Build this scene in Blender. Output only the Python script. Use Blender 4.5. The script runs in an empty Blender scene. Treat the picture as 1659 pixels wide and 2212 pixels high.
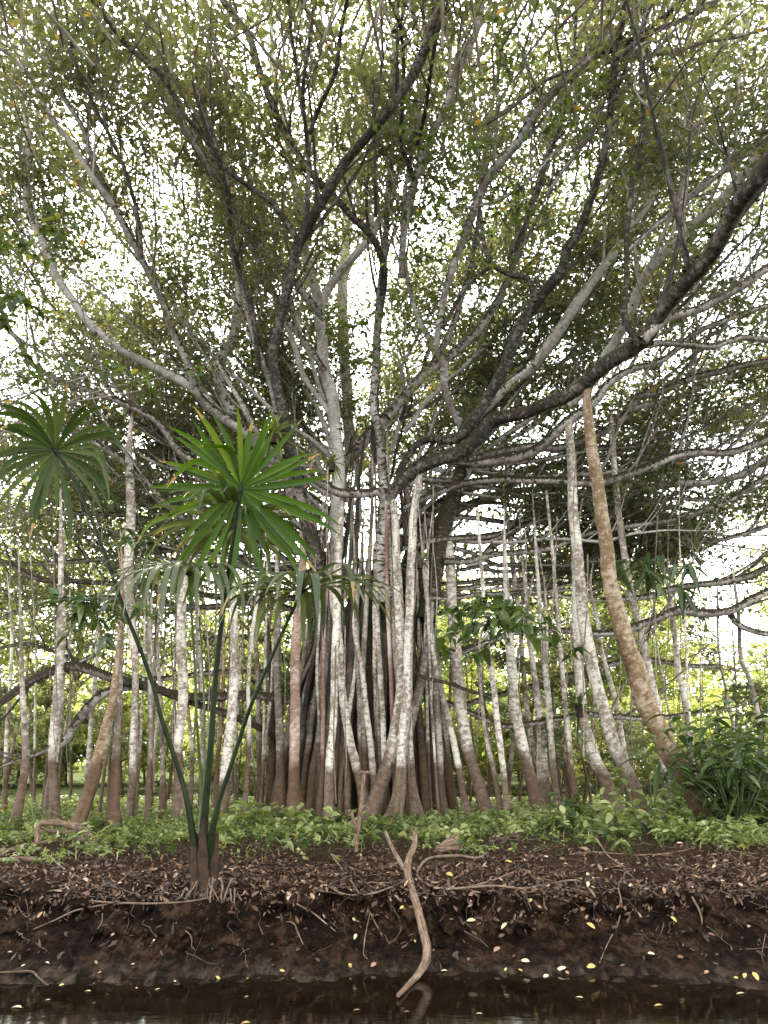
import bpy, math, random
import numpy as np
from mathutils import Vector
from mathutils.bvhtree import BVHTree

SC = bpy.context.scene
COL = SC.collection
rng = np.random.default_rng(7)
random.seed(7)
R_ = math.radians

# ------------------------------------------------------------------ camera, sky, sun, exposure
CAM_H, PITCH, F = 1.9, R_(18.0), 1671.0          # F: focal length in units of a 1659 x 2212 frame
cd = bpy.data.cameras.new('camera')
cam = bpy.data.objects.new('camera', cd); COL.objects.link(cam)
cam.location = (0, 0, CAM_H); cam.rotation_euler = (R_(90) + PITCH, 0, 0)
cd.sensor_fit = 'VERTICAL'; cd.sensor_height = 36.0; cd.sensor_width = 27.0
cd.lens = 36.0 * F / 2212.0
cd.clip_start = 0.1; cd.clip_end = 2000
SC.camera = cam

SUN_EL, SUN_AZ = R_(58), R_(-20)                 # behind the tree, a little to the left
w = bpy.data.worlds.new('World'); SC.world = w; w.use_nodes = True
nt = w.node_tree; nt.nodes.clear()
out = nt.nodes.new('ShaderNodeOutputWorld'); bg = nt.nodes.new('ShaderNodeBackground')
sky = nt.nodes.new('ShaderNodeTexSky'); sky.sky_type = 'NISHITA'; sky.sun_disc = False
sky.sun_elevation = SUN_EL; sky.sun_rotation = SUN_AZ
sky.air_density = 1.0; sky.dust_density = 1.5; sky.ozone_density = 1.0
hs = nt.nodes.new('ShaderNodeHueSaturation'); hs.inputs['Saturation'].default_value = 0.10; hs.inputs['Value'].default_value = 1.0
nt.links.new(sky.outputs[0], hs.inputs['Color']); nt.links.new(hs.outputs[0], bg.inputs['Color'])
bg.inputs['Strength'].default_value = 0.15
nt.links.new(bg.outputs[0], out.inputs['Surface'])
sl = bpy.data.lights.new('sun', 'SUN'); sl.energy = 2.2; sl.angle = R_(12); sl.color = (1.0, 0.96, 0.9)
so = bpy.data.objects.new('sun', sl); COL.objects.link(so)
so.rotation_euler = (-(R_(90) - SUN_EL), 0, -SUN_AZ); so.location = (-5, -10, 30)
SC.view_settings.view_transform = 'Standard'; SC.view_settings.look = 'None'
SC.view_settings.exposure = 3.1; SC.view_settings.gamma = 1.0
SC.render.engine = 'CYCLES'
cy = SC.cycles
cy.max_bounces = 6; cy.diffuse_bounces = 4; cy.transmission_bounces = 4; cy.glossy_bounces = 2; cy.transparent_max_bounces = 4
cy.use_denoising = True
cy.sample_clamp_indirect = 6.0

# ------------------------------------------------------------------ helpers
CP, SP = math.cos(PITCH), math.sin(PITCH)
def ray(x, y):
    u = (x - 829.5) / F; v = (1106 - y) / F
    return Vector((u, CP - v * SP, SP + v * CP))
def at(x, y, Y):
    """Point of the place seen at (x, y) that stands Y metres out from the river."""
    d = ray(x, y); t = Y / d.y
    return Vector((d.x * t, Y, CAM_H + d.z * t)), t
def hashf(ix, iy, iz, s):
    n = (ix.astype(np.int64) * 374761393 + iy.astype(np.int64) * 668265263 + iz.astype(np.int64) * 1274126177 + s * 97531) & 0xffffffff
    n = ((n ^ (n >> 13)) * 1274126177) & 0xffffffff
    n = n ^ (n >> 16)
    return (n & 0xffff) / 65535.0
def vnoise(p, s=0):
    p = np.asarray(p, float); i = np.floor(p).astype(np.int64); f = p - i; f = f * f * (3 - 2 * f)
    r = 0
    for dx in (0, 1):
        for dy in (0, 1):
            for dz in (0, 1):
                wt = (f[..., 0] if dx else 1 - f[..., 0]) * (f[..., 1] if dy else 1 - f[..., 1]) * (f[..., 2] if dz else 1 - f[..., 2])
                r = r + wt * hashf(i[..., 0] + dx, i[..., 1] + dy, i[..., 2] + dz, s)
    return r
def fbm(p, s=0, o=4):
    a, t, r = 0.5, 0, 0
    p = np.asarray(p, float)
    for k in range(o):
        r = r + a * vnoise(p, s + k); t += a; p = p * 2.03 + 11.3; a *= 0.5
    return r / t
def unit(a):
    return a / np.maximum(np.linalg.norm(a, axis=-1, keepdims=True), 1e-9)

ORIG = {}
class MB:
    """Collects geometry (world coordinates) and links it as ONE mesh object."""
    def __init__(s): s.v = []; s.n = 0; s.f = []; s.t = []; s.m = []; s.uv = []; s.mats = []
    def mi(s, m):
        if m not in s.mats: s.mats.append(m)
        return s.mats.index(m)
    def add(s, verts, faces, mat, tint=0.5, uv=None):
        verts = np.asarray(verts, float).reshape(-1, 3); faces = np.asarray(faces, np.int64)
        nf, k = faces.shape
        s.f.append(faces + s.n); s.v.append(verts); s.n += len(verts)
        s.t.append(np.broadcast_to(np.asarray(tint, float), (nf,)).copy()); s.m.append(np.full(nf, s.mi(mat)))
        s.uv.append(np.zeros((nf * k, 2)) if uv is None else np.asarray(uv, float).reshape(-1, 2))
    def build(s, name, parent=None, origin=None, smooth=True):
        V = np.concatenate(s.v)
        if parent is not None: o0 = Vector(ORIG[parent.name])
        elif origin is not None: o0 = Vector(origin)
        else: o0 = Vector((0, 0, 0))
        V = V - np.array(o0)
        me = bpy.data.meshes.new(name)
        me.vertices.add(len(V)); me.vertices.foreach_set('co', V.astype(np.float32).ravel())
        loops = np.concatenate([f.ravel() for f in s.f]); tot = np.concatenate([np.full(len(f), f.shape[1]) for f in s.f])
        st = np.concatenate([[0], np.cumsum(tot)[:-1]])
        me.loops.add(len(loops)); me.loops.foreach_set('vertex_index', loops.astype(np.int32))
        me.polygons.add(len(tot)); me.polygons.foreach_set('loop_start', st.astype(np.int32))
        me.polygons.foreach_set('material_index', np.concatenate(s.m).astype(np.int32))
        me.polygons.foreach_set('use_smooth', np.full(len(tot), smooth))
        for m in s.mats: me.materials.append(m)
        me.update(calc_edges=True)
        a = me.attributes.new('tint', 'FLOAT', 'FACE'); a.data.foreach_set('value', np.concatenate(s.t).astype(np.float32))
        ul = me.uv_layers.new(name='UVMap'); ul.data.foreach_set('uv', np.concatenate(s.uv).astype(np.float32).ravel())
        ob = bpy.data.objects.new(name, me); COL.objects.link(ob)
        if parent is not None: ob.parent = parent; ORIG[ob.name] = tuple(o0)
        else: ob.location = o0; ORIG[ob.name] = tuple(o0)
        return ob
def tag(o, label=None, cat=None, group=None, kind=None):
    for k, v in (('label', label), ('category', cat), ('group', group), ('kind', kind)):
        if v: o[k] = v
    return o
def empty(name, loc):
    o = bpy.data.objects.new(name, None); COL.objects.link(o); o.location = loc; o.empty_display_size = 0.2
    ORIG[o.name] = tuple(loc); return o
def copy_tree(o, parent=None):
    c = o.copy(); COL.objects.link(c)
    if parent is not None: c.parent = parent
    for ch in [q for q in o.children]: copy_tree(ch, c)
    return c

def smooth_line(P, r, step):
    """Catmull-Rom through P with radii r, resampled about every `step` metres."""
    P = np.array([tuple(p) for p in P], float); r = np.asarray(r, float)
    if len(P) == 2:
        n = max(2, int(np.linalg.norm(P[1] - P[0]) / step) + 1); t = np.linspace(0, 1, n)[:, None]
        return P[0] * (1 - t) + P[1] * t, r[0] * (1 - t[:, 0]) + r[1] * t[:, 0]
    Q = np.vstack([2 * P[0] - P[1], P, 2 * P[-1] - P[-2]]); o = []; ro = []
    for i in range(len(P) - 1):
        p0, p1, p2, p3 = Q[i:i + 4]; n = max(1, int(math.ceil(np.linalg.norm(p2 - p1) / step)))
        for k in range(n):
            t = k / n
            o.append(0.5 * (2 * p1 + (p2 - p0) * t + (2 * p0 - 5 * p1 + 4 * p2 - p3) * t * t + (3 * p1 - p0 - 3 * p2 + p3) * t ** 3))
            ro.append(r[i] * (1 - t) + r[i + 1] * t)
    o.append(P[-1]); ro.append(r[-1])
    return np.array(o), np.array(ro)
def tube(mb, P, r, mat, sides=10, rough=0.06, tint=0.5, seed=None, flute=0.0, cap=False):
    P = np.asarray(P, float); r = np.asarray(r, float); n = len(P)
    T = unit(np.gradient(P, axis=0))
    u = np.cross(T[0], (0, 0, 1.0)); u = u if np.linalg.norm(u) > .2 else np.cross(T[0], (1.0, 0, 0)); u = u / np.linalg.norm(u)
    U = np.empty_like(P)
    for i in range(n):
        u = u - T[i] * np.dot(u, T[i]); u = u / max(np.linalg.norm(u), 1e-9); U[i] = u
    W = np.cross(T, U)
    a = np.arange(sides) * 2 * math.pi / sides
    L = np.concatenate([[0], np.cumsum(np.linalg.norm(np.diff(P, axis=0), axis=1))])
    sd = int(rng.integers(1, 9999)) if seed is None else seed
    dirs = U[:, None] * np.cos(a)[None, :, None] + W[:, None] * np.sin(a)[None, :, None]
    rr = np.repeat(r[:, None], sides, 1)
    base = P[:, None] + dirs * rr[..., None]
    if rough:
        k = 1.0 / np.maximum(np.median(r) * 1.3, 0.02)
        rr = rr * (1 + rough * 2 * (vnoise(base * k, sd) - .5) + rough * 1.4 * (vnoise(base * k * 2.7, sd + 3) - .5))
    if flute:
        ph = np.stack([np.cos(a) * 2.2, np.sin(a) * 2.2, np.zeros(sides)], 1)[None] + np.array([0, 0, 1.0]) * (L * .12)[:, None, None]
        rr = rr * (1 + flute * 2 * (vnoise(ph * 1.6, sd) - .5))
    V = P[:, None] + dirs * rr[..., None]
    i = np.arange(n - 1)[:, None]; j = np.arange(sides)[None]; j2 = (j + 1) % sides
    fc = np.stack([i * sides + j, i * sides + j2, (i + 1) * sides + j2, (i + 1) * sides + j], -1).reshape(-1, 4)
    circ = 2 * math.pi * max(np.mean(r), 0.01)
    u0 = (np.arange(sides) / sides * circ); u1 = ((np.arange(sides) + 1) / sides * circ)
    uv = np.empty((n - 1, sides, 4, 2))
    uv[..., 0, 0] = u0; uv[..., 1, 0] = u1; uv[..., 2, 0] = u1; uv[..., 3, 0] = u0
    uv[..., 0, 1] = uv[..., 1, 1] = L[:-1, None]; uv[..., 2, 1] = uv[..., 3, 1] = L[1:, None]
    mb.add(V.reshape(-1, 3), fc, mat, tint, uv + np.array([sd * .37 % 7, sd * .71 % 9]))
    if cap:
        for q, ring in ((P[0] - T[0] * r[0] * .2, 0), (P[-1] + T[-1] * r[-1] * .2, n - 1)):
            vv = np.vstack([V[ring], q]); js = np.arange(sides)
            mb.add(vv, np.stack([js, (js + 1) % sides, np.full(sides, sides)], 1), mat, tint)
def batch_tubes(mb, P, r, mat, sides=4, tint=0.5):
    """Many thin twigs at once: P (T,n,3), r (T,n)."""
    P = np.asarray(P, float); r = np.asarray(r, float); T_, n = r.shape
    if T_ == 0: return
    T = unit(np.gradient(P, axis=1)); D = unit(P[:, -1] - P[:, 0])
    ref = np.where(np.abs(D[:, 2:3]) > .8, np.array([[1.0, 0, 0]]), np.array([[0, 0, 1.0]]))
    U = unit(np.cross(T, ref[:, None])); W = np.cross(T, U)
    a = np.arange(sides) * 2 * math.pi / sides
    V = P[:, :, None] + (U[:, :, None] * np.cos(a)[:, None] + W[:, :, None] * np.sin(a)[:, None]) * r[:, :, None, None]
    b = (np.arange(T_) * n * sides)[:, None, None]; i = np.arange(n - 1)[None, :, None]; j = np.arange(sides)[None, None]; j2 = (j + 1) % sides
    fc = np.stack([b + i * sides + j, b + i * sides + j2, b + (i + 1) * sides + j2, b + (i + 1) * sides + j], -1).reshape(-1, 4)
    uv = np.tile(np.array([[0, 0], [.1, 0], [.1, .4], [0, .4]]), (len(fc), 1)) + np.repeat(rng.random((len(fc), 2)) * 5, 4, 0)
    mb.add(V.reshape(-1, 3), fc, mat, tint, uv)
def leaf_quads(mb, C, D, N, L, W, mat, tint):
    n = len(C)
    if n == 0: return
    S = unit(np.cross(D, N)); L = np.broadcast_to(L, (n,))[:, None]; W = np.broadcast_to(W, (n,))[:, None]
    Nn = unit(np.cross(S, D)); q = .42 + .12 * rng.random((n, 1))
    V = np.stack([C, C + D * L * q + S * W * .5 + Nn * W * .18, C + D * L - Nn * L * .1, C + D * L * q - S * W * .5 + Nn * W * .18], 1)
    mb.add(V.reshape(-1, 3), np.arange(n * 4).reshape(n, 4), mat, tint)
def leaf_fine(mb, C, D, N, L, W, mat, tint, droop=0.3, st=(0, .18, .42, .7, 1), prof=(.06, .72, 1, .66, .02), fold=.22):
    n = len(C)
    if n == 0: return
    st = np.array(st); prof = np.array(prof); k = len(st)
    D = unit(D); S = unit(np.cross(D, N)); Nn = unit(np.cross(S, D))
    L = np.broadcast_to(L, (n,))[:, None, None]; W = np.broadcast_to(W, (n,))[:, None, None]
    dr = np.broadcast_to(droop, (n,))[:, None, None]
    mid = C[:, None] + D[:, None] * L * st[None, :, None] - np.array([0, 0, 1.0]) * L * dr * (st[None, :, None] ** 2)
    hw = W * .5 * prof[None, :, None]
    lf = mid + S[:, None] * hw + Nn[:, None] * hw * fold * 2; rt = mid - S[:, None] * hw + Nn[:, None] * hw * fold * 2
    V = np.stack([lf, mid, rt], 2)                      # n,k,3,3
    b = (np.arange(n) * k * 3)[:, None, None]; i = np.arange(k - 1)[None, :, None]; j = np.arange(2)[None, None]
    fc = np.stack([b + i * 3 + j, b + i * 3 + j + 1, b + (i + 1) * 3 + j + 1, b + (i + 1) * 3 + j], -1).reshape(-1, 4)
    tt = np.repeat(np.broadcast_to(tint, (n,)), (k - 1) * 2)
    mb.add(V.reshape(-1, 3), fc, mat, tt)
def rdir(n, up=0.0, flat=1.0):
    d = rng.normal(size=(n, 3)); d[:, 2] = d[:, 2] * flat + up
    return unit(d)

# ------------------------------------------------------------------ materials
def mat_new(name):
    m = bpy.data.materials.new(name); m.use_nodes = True
    t = m.node_tree; t.nodes.clear()
    o = t.nodes.new('ShaderNodeOutputMaterial'); p = t.nodes.new('ShaderNodeBsdfPrincipled')
    t.links.new(p.outputs[0], o.inputs[0])
    return m, t, p, o
def N(t, kind, **kw):
    n = t.nodes.new(kind)
    for k, v in kw.items():
        if k in n.inputs: n.inputs[k].default_value = v
        else: setattr(n, k, v)
    return n
def ramp(t, fac, stops, interp='LINEAR'):
    r = t.nodes.new('ShaderNodeValToRGB'); cr = r.color_ramp; cr.interpolation = interp
    while len(cr.elements) < len(stops): cr.elements.new(.5)
    for e, (p, c) in zip(cr.elements, stops): e.position = p; e.color = (*c, 1) if len(c) == 3 else c
    t.links.new(fac, r.inputs[0]); return r
def mixc(t, fac, a, b, mode='MIX'):
    m = t.nodes.new('ShaderNodeMix'); m.data_type = 'RGBA'; m.blend_type = mode
    for s, v in ((m.inputs[0], fac), (m.inputs[6], a), (m.inputs[7], b)):
        if hasattr(v, 'links') or hasattr(v, 'is_linked'): t.links.new(v, s)
        else: s.default_value = v if not isinstance(v, tuple) else ((*v, 1) if len(v) == 3 else v)
    return m.outputs[2]
def math_(t, op, a, b=0.0, clamp=False):
    m = t.nodes.new('ShaderNodeMath'); m.operation = op; m.use_clamp = clamp
    for s, v in ((m.inputs[0], a), (m.inputs[1], b)):
        if hasattr(v, 'is_linked'): t.links.new(v, s)
        else: s.default_value = v
    return m.outputs[0]
def noise(t, vec, scale, detail=4, rough=.55, dist=0.0):
    n = t.nodes.new('ShaderNodeTexNoise'); n.inputs['Scale'].default_value = scale; n.inputs['Detail'].default_value = detail
    n.inputs['Roughness'].default_value = rough; n.inputs['Distortion'].default_value = dist
    if vec is not None: t.links.new(vec, n.inputs['Vector'])
    return n.outputs[0]
def bump(t, p, h, strength=.4, dist=.02):
    b = t.nodes.new('ShaderNodeBump'); b.inputs['Strength'].default_value = strength; b.inputs['Distance'].default_value = dist
    t.links.new(h, b.inputs['Height']); t.links.new(b.outputs[0], p.inputs['Normal'])
def mapped(t, src, sc):
    m = t.nodes.new('ShaderNodeMapping'); m.inputs['Scale'].default_value = sc; t.links.new(src, m.inputs['Vector']); return m.outputs[0]

def leaf_mat(name, stops, trans=.45, rough=.45, spec=.4, tr_tint=(1.25, 1.25, .55)):
    m, t, p, o = mat_new(name)
    a = t.nodes.new('ShaderNodeAttribute'); a.attribute_name = 'tint'
    r = ramp(t, a.outputs['Fac'], stops)
    t.links.new(r.outputs[0], p.inputs['Base Color'])
    p.inputs['Roughness'].default_value = rough; p.inputs['Specular IOR Level'].default_value = spec
    tr = t.nodes.new('ShaderNodeBsdfTranslucent'); c = mixc(t, 1.0, r.outputs[0], tr_tint, 'MULTIPLY'); t.links.new(c, tr.inputs[0])
    mx = t.nodes.new('ShaderNodeMixShader'); mx.inputs[0].default_value = trans
    t.links.new(p.outputs[0], mx.inputs[1]); t.links.new(tr.outputs[0], mx.inputs[2]); t.links.new(mx.outputs[0], o.inputs[0])
    return m
def bark_mat(name, dark, mid, pale, palef=.5, stain=True, moss=0.0, band=.5, red=0.0):
    m, t, p, o = mat_new(name)
    uv = t.nodes.new('ShaderNodeUVMap').outputs[0]; tc = t.nodes.new('ShaderNodeTexCoord').outputs['Object']
    geo = t.nodes.new('ShaderNodeNewGeometry')
    lo = noise(t, mapped(t, uv, (.9, .55, 1)), 1.7, 4, .6)
    n1 = noise(t, mapped(t, uv, (2.6, 1.8, 1)), 1.9, 6, .68)
    n2 = noise(t, mapped(t, uv, (5, 6.5, 1)), 1.7, 6, .7, .4)
    nb = noise(t, mapped(t, uv, (.9, 15, 1)), 1.5, 5, .65)          # rings round the stem
    base = ramp(t, math_(t, 'ADD', math_(t, 'MULTIPLY', n1, .6), math_(t, 'MULTIPLY', lo, .4)), [(.34, dark), (.46, mid), (.54, mid), (.64, pale)]).outputs[0]
    lich = ramp(t, math_(t, 'ADD', math_(t, 'MULTIPLY', n2, .6), math_(t, 'MULTIPLY', lo, .45)), [(.56 - .12 * palef, (0, 0, 0)), (.63 - .1 * palef, (1, 1, 1))]).outputs[0]
    c = mixc(t, math_(t, 'MULTIPLY', lich, min(1.0, palef * 1.35)), base, pale)
    bd = ramp(t, nb, [(.36, (1, 1, 1)), (.44, (0, 0, 0))]).outputs[0]
    c = mixc(t, math_(t, 'MULTIPLY', bd, band), c, tuple(q * .5 + z * .5 for q, z in zip(dark, mid)))
    n3 = noise(t, mapped(t, uv, (7, 12, 1)), 1.6, 4, .6)
    sp = ramp(t, n3, [(.6, (0, 0, 0)), (.66, (1, 1, 1))]).outputs[0]
    c = mixc(t, math_(t, 'MULTIPLY', sp, .8), c, (dark[0] * .5, dark[1] * .5, dark[2] * .5))
    if red: c = mixc(t, math_(t, 'MULTIPLY', ramp(t, noise(t, mapped(t, uv, (1.5, .7, 1)), 1.0, 3), [(.35, (0, 0, 0)), (.6, (1, 1, 1))]).outputs[0], red), c, (.14, .062, .036))
    if stain:   # the brown line left by floods on the lowest metre
        sx = t.nodes.new('ShaderNodeSeparateXYZ'); t.links.new(geo.outputs['Position'], sx.inputs[0])
        z = math_(t, 'ADD', sx.outputs[2], math_(t, 'MULTIPLY', math_(t, 'SUBTRACT', noise(t, tc, 1.6, 3), .5), 1.3))
        oi = t.nodes.new('ShaderNodeObjectInfo'); z = math_(t, 'ADD', z, math_(t, 'MULTIPLY', oi.outputs['Random'], .6))
        f = ramp(t, math_(t, 'MULTIPLY', z, .25), [(.54, (1, 1, 1)), (.62, (0, 0, 0))]).outputs[0]
        mud = mixc(t, n2, (.03, .017, .009), (.125, .072, .037))
        c = mixc(t, math_(t, 'MULTIPLY', f, .88), c, mud)
    if moss:    # moss cushions on the upper side of the limb
        sx2 = t.nodes.new('ShaderNodeSeparateXYZ'); t.links.new(geo.outputs['Normal'], sx2.inputs[0])
        q = math_(t, 'ADD', math_(t, 'MULTIPLY', sx2.outputs[2], .42), math_(t, 'MULTIPLY', noise(t, mapped(t, uv, (4, 7, 1)), 1.5, 6, .72, .5), 1.5))
        f = ramp(t, q, [(.86 - .5 * (moss - .5), (0, 0, 0)), (.92 - .5 * (moss - .5), (1, 1, 1))]).outputs[0]
        c = mixc(t, f, c, mixc(t, n2, (.012, .011, .006), (.06, .05, .022)))
    t.links.new(c, p.inputs['Base Color'])
    p.inputs['Roughness'].default_value = .85; p.inputs['Specular IOR Level'].default_value = .25
    bump(t, p, math_(t, 'ADD', n1, math_(t, 'ADD', n2, nb)), .5, .02)
    return m
def plain_mat(name, a, b, sc=6, rough=.8, bs=.4, spec=.3):
    m, t, p, o = mat_new(name)
    tc = t.nodes.new('ShaderNodeTexCoord').outputs['Object']
    n = noise(t, tc, sc, 6, .65)
    t.links.new(ramp(t, n, [(.3, a), (.7, b)]).outputs[0], p.inputs['Base Color'])
    p.inputs['Roughness'].default_value = rough; p.inputs['Specular IOR Level'].default_value = spec
    bump(t, p, n, bs, .03); return m

M_BARK = bark_mat('pale_bark', (.07, .054, .04), (.235, .19, .145), (.68, .625, .54), .62)
M_BARK_RED = bark_mat('reddish_bark', (.11, .065, .043), (.30, .21, .155), (.62, .55, .46), .5, red=.7)
M_BARK_BROWN = bark_mat('brown_bark', (.06, .038, .02), (.175, .115, .062), (.42, .345, .25), .5, band=.85)
M_BARK_GREY = bark_mat('grey_bark', (.045, .035, .026), (.16, .128, .096), (.52, .47, .40), .45)
M_LIMB = bark_mat('mossy_limb_bark', (.05, .042, .035), (.2, .175, .15), (.55, .51, .46), .5, stain=False, moss=.8)
M_LIMB_PALE = bark_mat('pale_limb_bark', (.14, .12, .1), (.36, .33, .285), (.62, .59, .54), .55, stain=False, moss=.25)
M_LIMB_SHADED = bark_mat('shaded_limb_bark', (.012, .0105, .009), (.045, .038, .032), (.30, .265, .23), .42, stain=False, moss=.85)  # shade of limbs seen against the sky, put into the bark colour
M_CORE = bark_mat('shaded_trunk_bark', (.010, .008, .006), (.045, .035, .026), (.16, .13, .10), .3, moss=0)  # shadow deep between the stems is put into this bark colour
M_TWIG = plain_mat('twig_bark', (.07, .055, .04), (.26, .22, .17), 3, .85)
M_LEAF = leaf_mat('ficus_leaf', [(0, (.07, .08, .036)), (.45, (.12, .132, .062)), (.8, (.16, .168, .075)), (.93, (.25, .22, .07)), (.965, (.40, .24, .05)), (1, (.46, .24, .06))], .52, .34, .5, (1.08, 1.1, .62))
M_LEAF_NEAR = leaf_mat('near_leaf', [(0, (.03, .055, .014)), (.5, (.065, .105, .026)), (.9, (.13, .18, .045)), (1, (.28, .25, .05))], .48, .35, .5)
M_LEAF_BACK = leaf_mat('thicket_leaf', [(0, (.08, .105, .025)), (.5, (.25, .285, .075)), (1, (.50, .50, .22))], .5, .45, .4, (1.2, 1.2, .7))
M_LEAF_GROUND = leaf_mat('seedling_leaf', [(0, (.055, .08, .02)), (.5, (.18, .225, .07)), (1, (.38, .41, .18))], .38, .42, .5)
M_LEAF_GLOSS = leaf_mat('glossy_dark_leaf', [(0, (.024, .044, .016)), (.6, (.065, .105, .034)), (1, (.18, .23, .09))], .4, .28, .6)
M_LITTER = leaf_mat('dead_leaf', [(0, (.016, .009, .005)), (.4, (.06, .032, .017)), (.7, (.14, .076, .042)), (.88, (.28, .175, .105)), (1, (.46, .34, .22))], .12, .55, .35, (1.1, 1, .9))
M_YELLOW = leaf_mat('yellow_dead_leaf', [(0, (.36, .23, .04)), (.5, (.48, .38, .12)), (1, (.52, .47, .29))], .15, .45, .4, (1.1, 1, .7))
M_PALM = leaf_mat('palm_leaf', [(0, (.022, .05, .003)), (.5, (.045, .10, .005)), (.88, (.11, .17, .014)), (.94, (.24, .16, .07)), (1, (.30, .20, .09))], .45, .40, .3, (1.6, 1.4, .2))
M_PALM_DULL = leaf_mat('old_palm_leaf', [(0, (.016, .030, .006)), (.5, (.034, .058, .012)), (.88, (.10, .12, .045)), (.94, (.24, .16, .07)), (1, (.30, .20, .09))], .4, .42, .22)
M_PALM_SHEEN = leaf_mat('sky_sheen_palm_leaf', [(0, (.03, .045, .018)), (.5, (.08, .10, .05)), (.88, (.18, .20, .11)), (.94, (.24, .16, .07)), (1, (.30, .20, .09))], .38, .36, .4)  # sky sheen on the upper leaf faces, put into the colour
M_STALK = plain_mat('palm_stalk', (.003, .006, .002), (.016, .026, .006), 4, .5, .15, .15)
M_STALK_PALE = plain_mat('pale_palm_stalk', (.03, .042, .012), (.09, .11, .035), 4, .5, .15, .2)
M_SHEATH = plain_mat('palm_sheath', (.005, .0035, .0025), (.05, .026, .010), 7, .85, .8)
def wood_mat(name, a, b, c_):
    m, t, p, o = mat_new(name); uv = t.nodes.new('ShaderNodeUVMap').outputs[0]
    g = noise(t, mapped(t, uv, (70, 5, 1)), 1.0, 6, .7, .6); l = noise(t, mapped(t, uv, (14, 9, 1)), 1.0, 5, .65)
    v = math_(t, 'ADD', math_(t, 'MULTIPLY', g, .55), math_(t, 'MULTIPLY', l, .45))
    t.links.new(ramp(t, v, [(.36, a), (.5, b), (.63, c_)]).outputs[0], p.inputs['Base Color'])
    p.inputs['Roughness'].default_value = .85; p.inputs['Specular IOR Level'].default_value = .15; bump(t, p, v, .9, .02); return m
M_WOOD = wood_mat('weathered_wood', (.03, .019, .012), (.14, .093, .062), (.30, .225, .16))
M_OLD = plain_mat('weathered_wood', (.05, .033, .022), (.22, .155, .105), 9, .8, .6)
M_WOOD_DARK = plain_mat('dark_dead_wood', (.03, .02, .013), (.11, .07, .045), 9, .85, .6)
M_ROOT = plain_mat('bare_root', (.07, .048, .033), (.21, .15, .11), 12, .8, .3)
M_STEM = plain_mat('green_stem', (.03, .05, .015), (.08, .11, .04), 6, .6, .1)
M_MOSS = leaf_mat('moss_tuft', [(0, (.018, .018, .008)), (.6, (.05, .045, .018)), (1, (.12, .11, .05))], .2, .8, .1)

# ------------------------------------------------------------------ ground, bank, water
def bank_rows():
    ctrl = [(-3, -1.6), (3, -1.3), (6.5, -.5), (7.5, -.13), (8.02, 0.0), (8.28, .055), (8.48, .115), (8.70, .22), (8.90, .36), (9.0, .48), (9.0, .565), (9.16, .635), (9.6, .67), (11, .72), (13, .77), (17, .80), (24, .86), (40, 1.1), (70, 1.5), (150, 2.0), (400, 2.0), (900, 2.0)]
    P, _ = smooth_line([(0, a, b) for a, b in ctrl], np.ones(len(ctrl)), .022)
    Y, Z = P[:, 1], P[:, 2]
    keep = [0]
    for i in range(1, len(Y)):
        d = math.hypot(Y[i] - Y[keep[-1]], Z[i] - Z[keep[-1]])
        y = Y[i]
        lim = .022 if 7.4 < y < 9.9 else (.06 if 7 < y < 12 else (.25 if 5 < y < 24 else (1.5 if y < 60 else 20)))
        if d >= lim * .98 or i == len(Y) - 1: keep.append(i)
    return Y[keep], Z[keep]
Yr, Zr = bank_rows()
xf = np.arange(-6.2, 6.2, .022)
xo = [6.2]
while xo[-1] < 600: xo.append(xo[-1] + max(.12, (xo[-1] - 6.2) * .22 + .1))
X = np.concatenate([-np.array(xo)[::-1], xf[1:], np.array(xo)])
GX, GY = np.meshgrid(X, Yr); _, GZ = np.meshgrid(X, Zr)
foot = np.clip((.62 - GZ) / .62, 0, 1)
lipn = (fbm(np.stack([GX * .55, GX * 0 + 3.1, GX * 0], -1), 5, 3) - .5)
near = np.exp(-np.clip(GY - 9.6, 0, None) / 1.2) * np.exp(-np.clip(7.3 - GY, 0, None) / .5)
dY = foot * (-.022 * np.clip(GX, -5, 5) ** 2 + .10 * np.sin(GX * 1.3 + .5)) * (GY < 9.8) + lipn * .55 * near
B = np.stack([GX, GY, GZ], -1)
big = fbm(B * np.array([1.4, 1.4, 2.2]), 11, 3) - .5
med = fbm(B * np.array([4.5, 4.5, 6.0]), 21, 3) - .5
fin = fbm(B * np.array([13., 13, 15]), 31, 3) - .5
clod = np.abs(fbm(B * np.array([4., 3.2, 6]), 51, 3) - .5) * 2
steep = np.exp(-((GZ - .36) / .27) ** 2) * near
WX = GX + (med * .10 + fin * .03) * near
WY = GY + dY + (big * .55 + med * .40 + fin * .22 - clod * .16) * steep + (med * .10 + fin * .06) * near
WZ = GZ + (big * .12 + med * .13 + fin * .14 - clod * .13) * near * np.clip(GZ / .10 + .4, .15, 1) + (fbm(B * .35, 41, 3) - .5) * .16 * np.clip((GY - 10) / 3, 0, 1)
nr, nc = GX.shape
gi = np.arange(nr - 1)[:, None] * nc + np.arange(nc - 1)[None]
gf = np.stack([gi, gi + 1, gi + nc + 1, gi + nc], -1).reshape(-1, 4)
GV = np.stack([WX, WY, WZ], -1).reshape(-1, 3)

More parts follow.
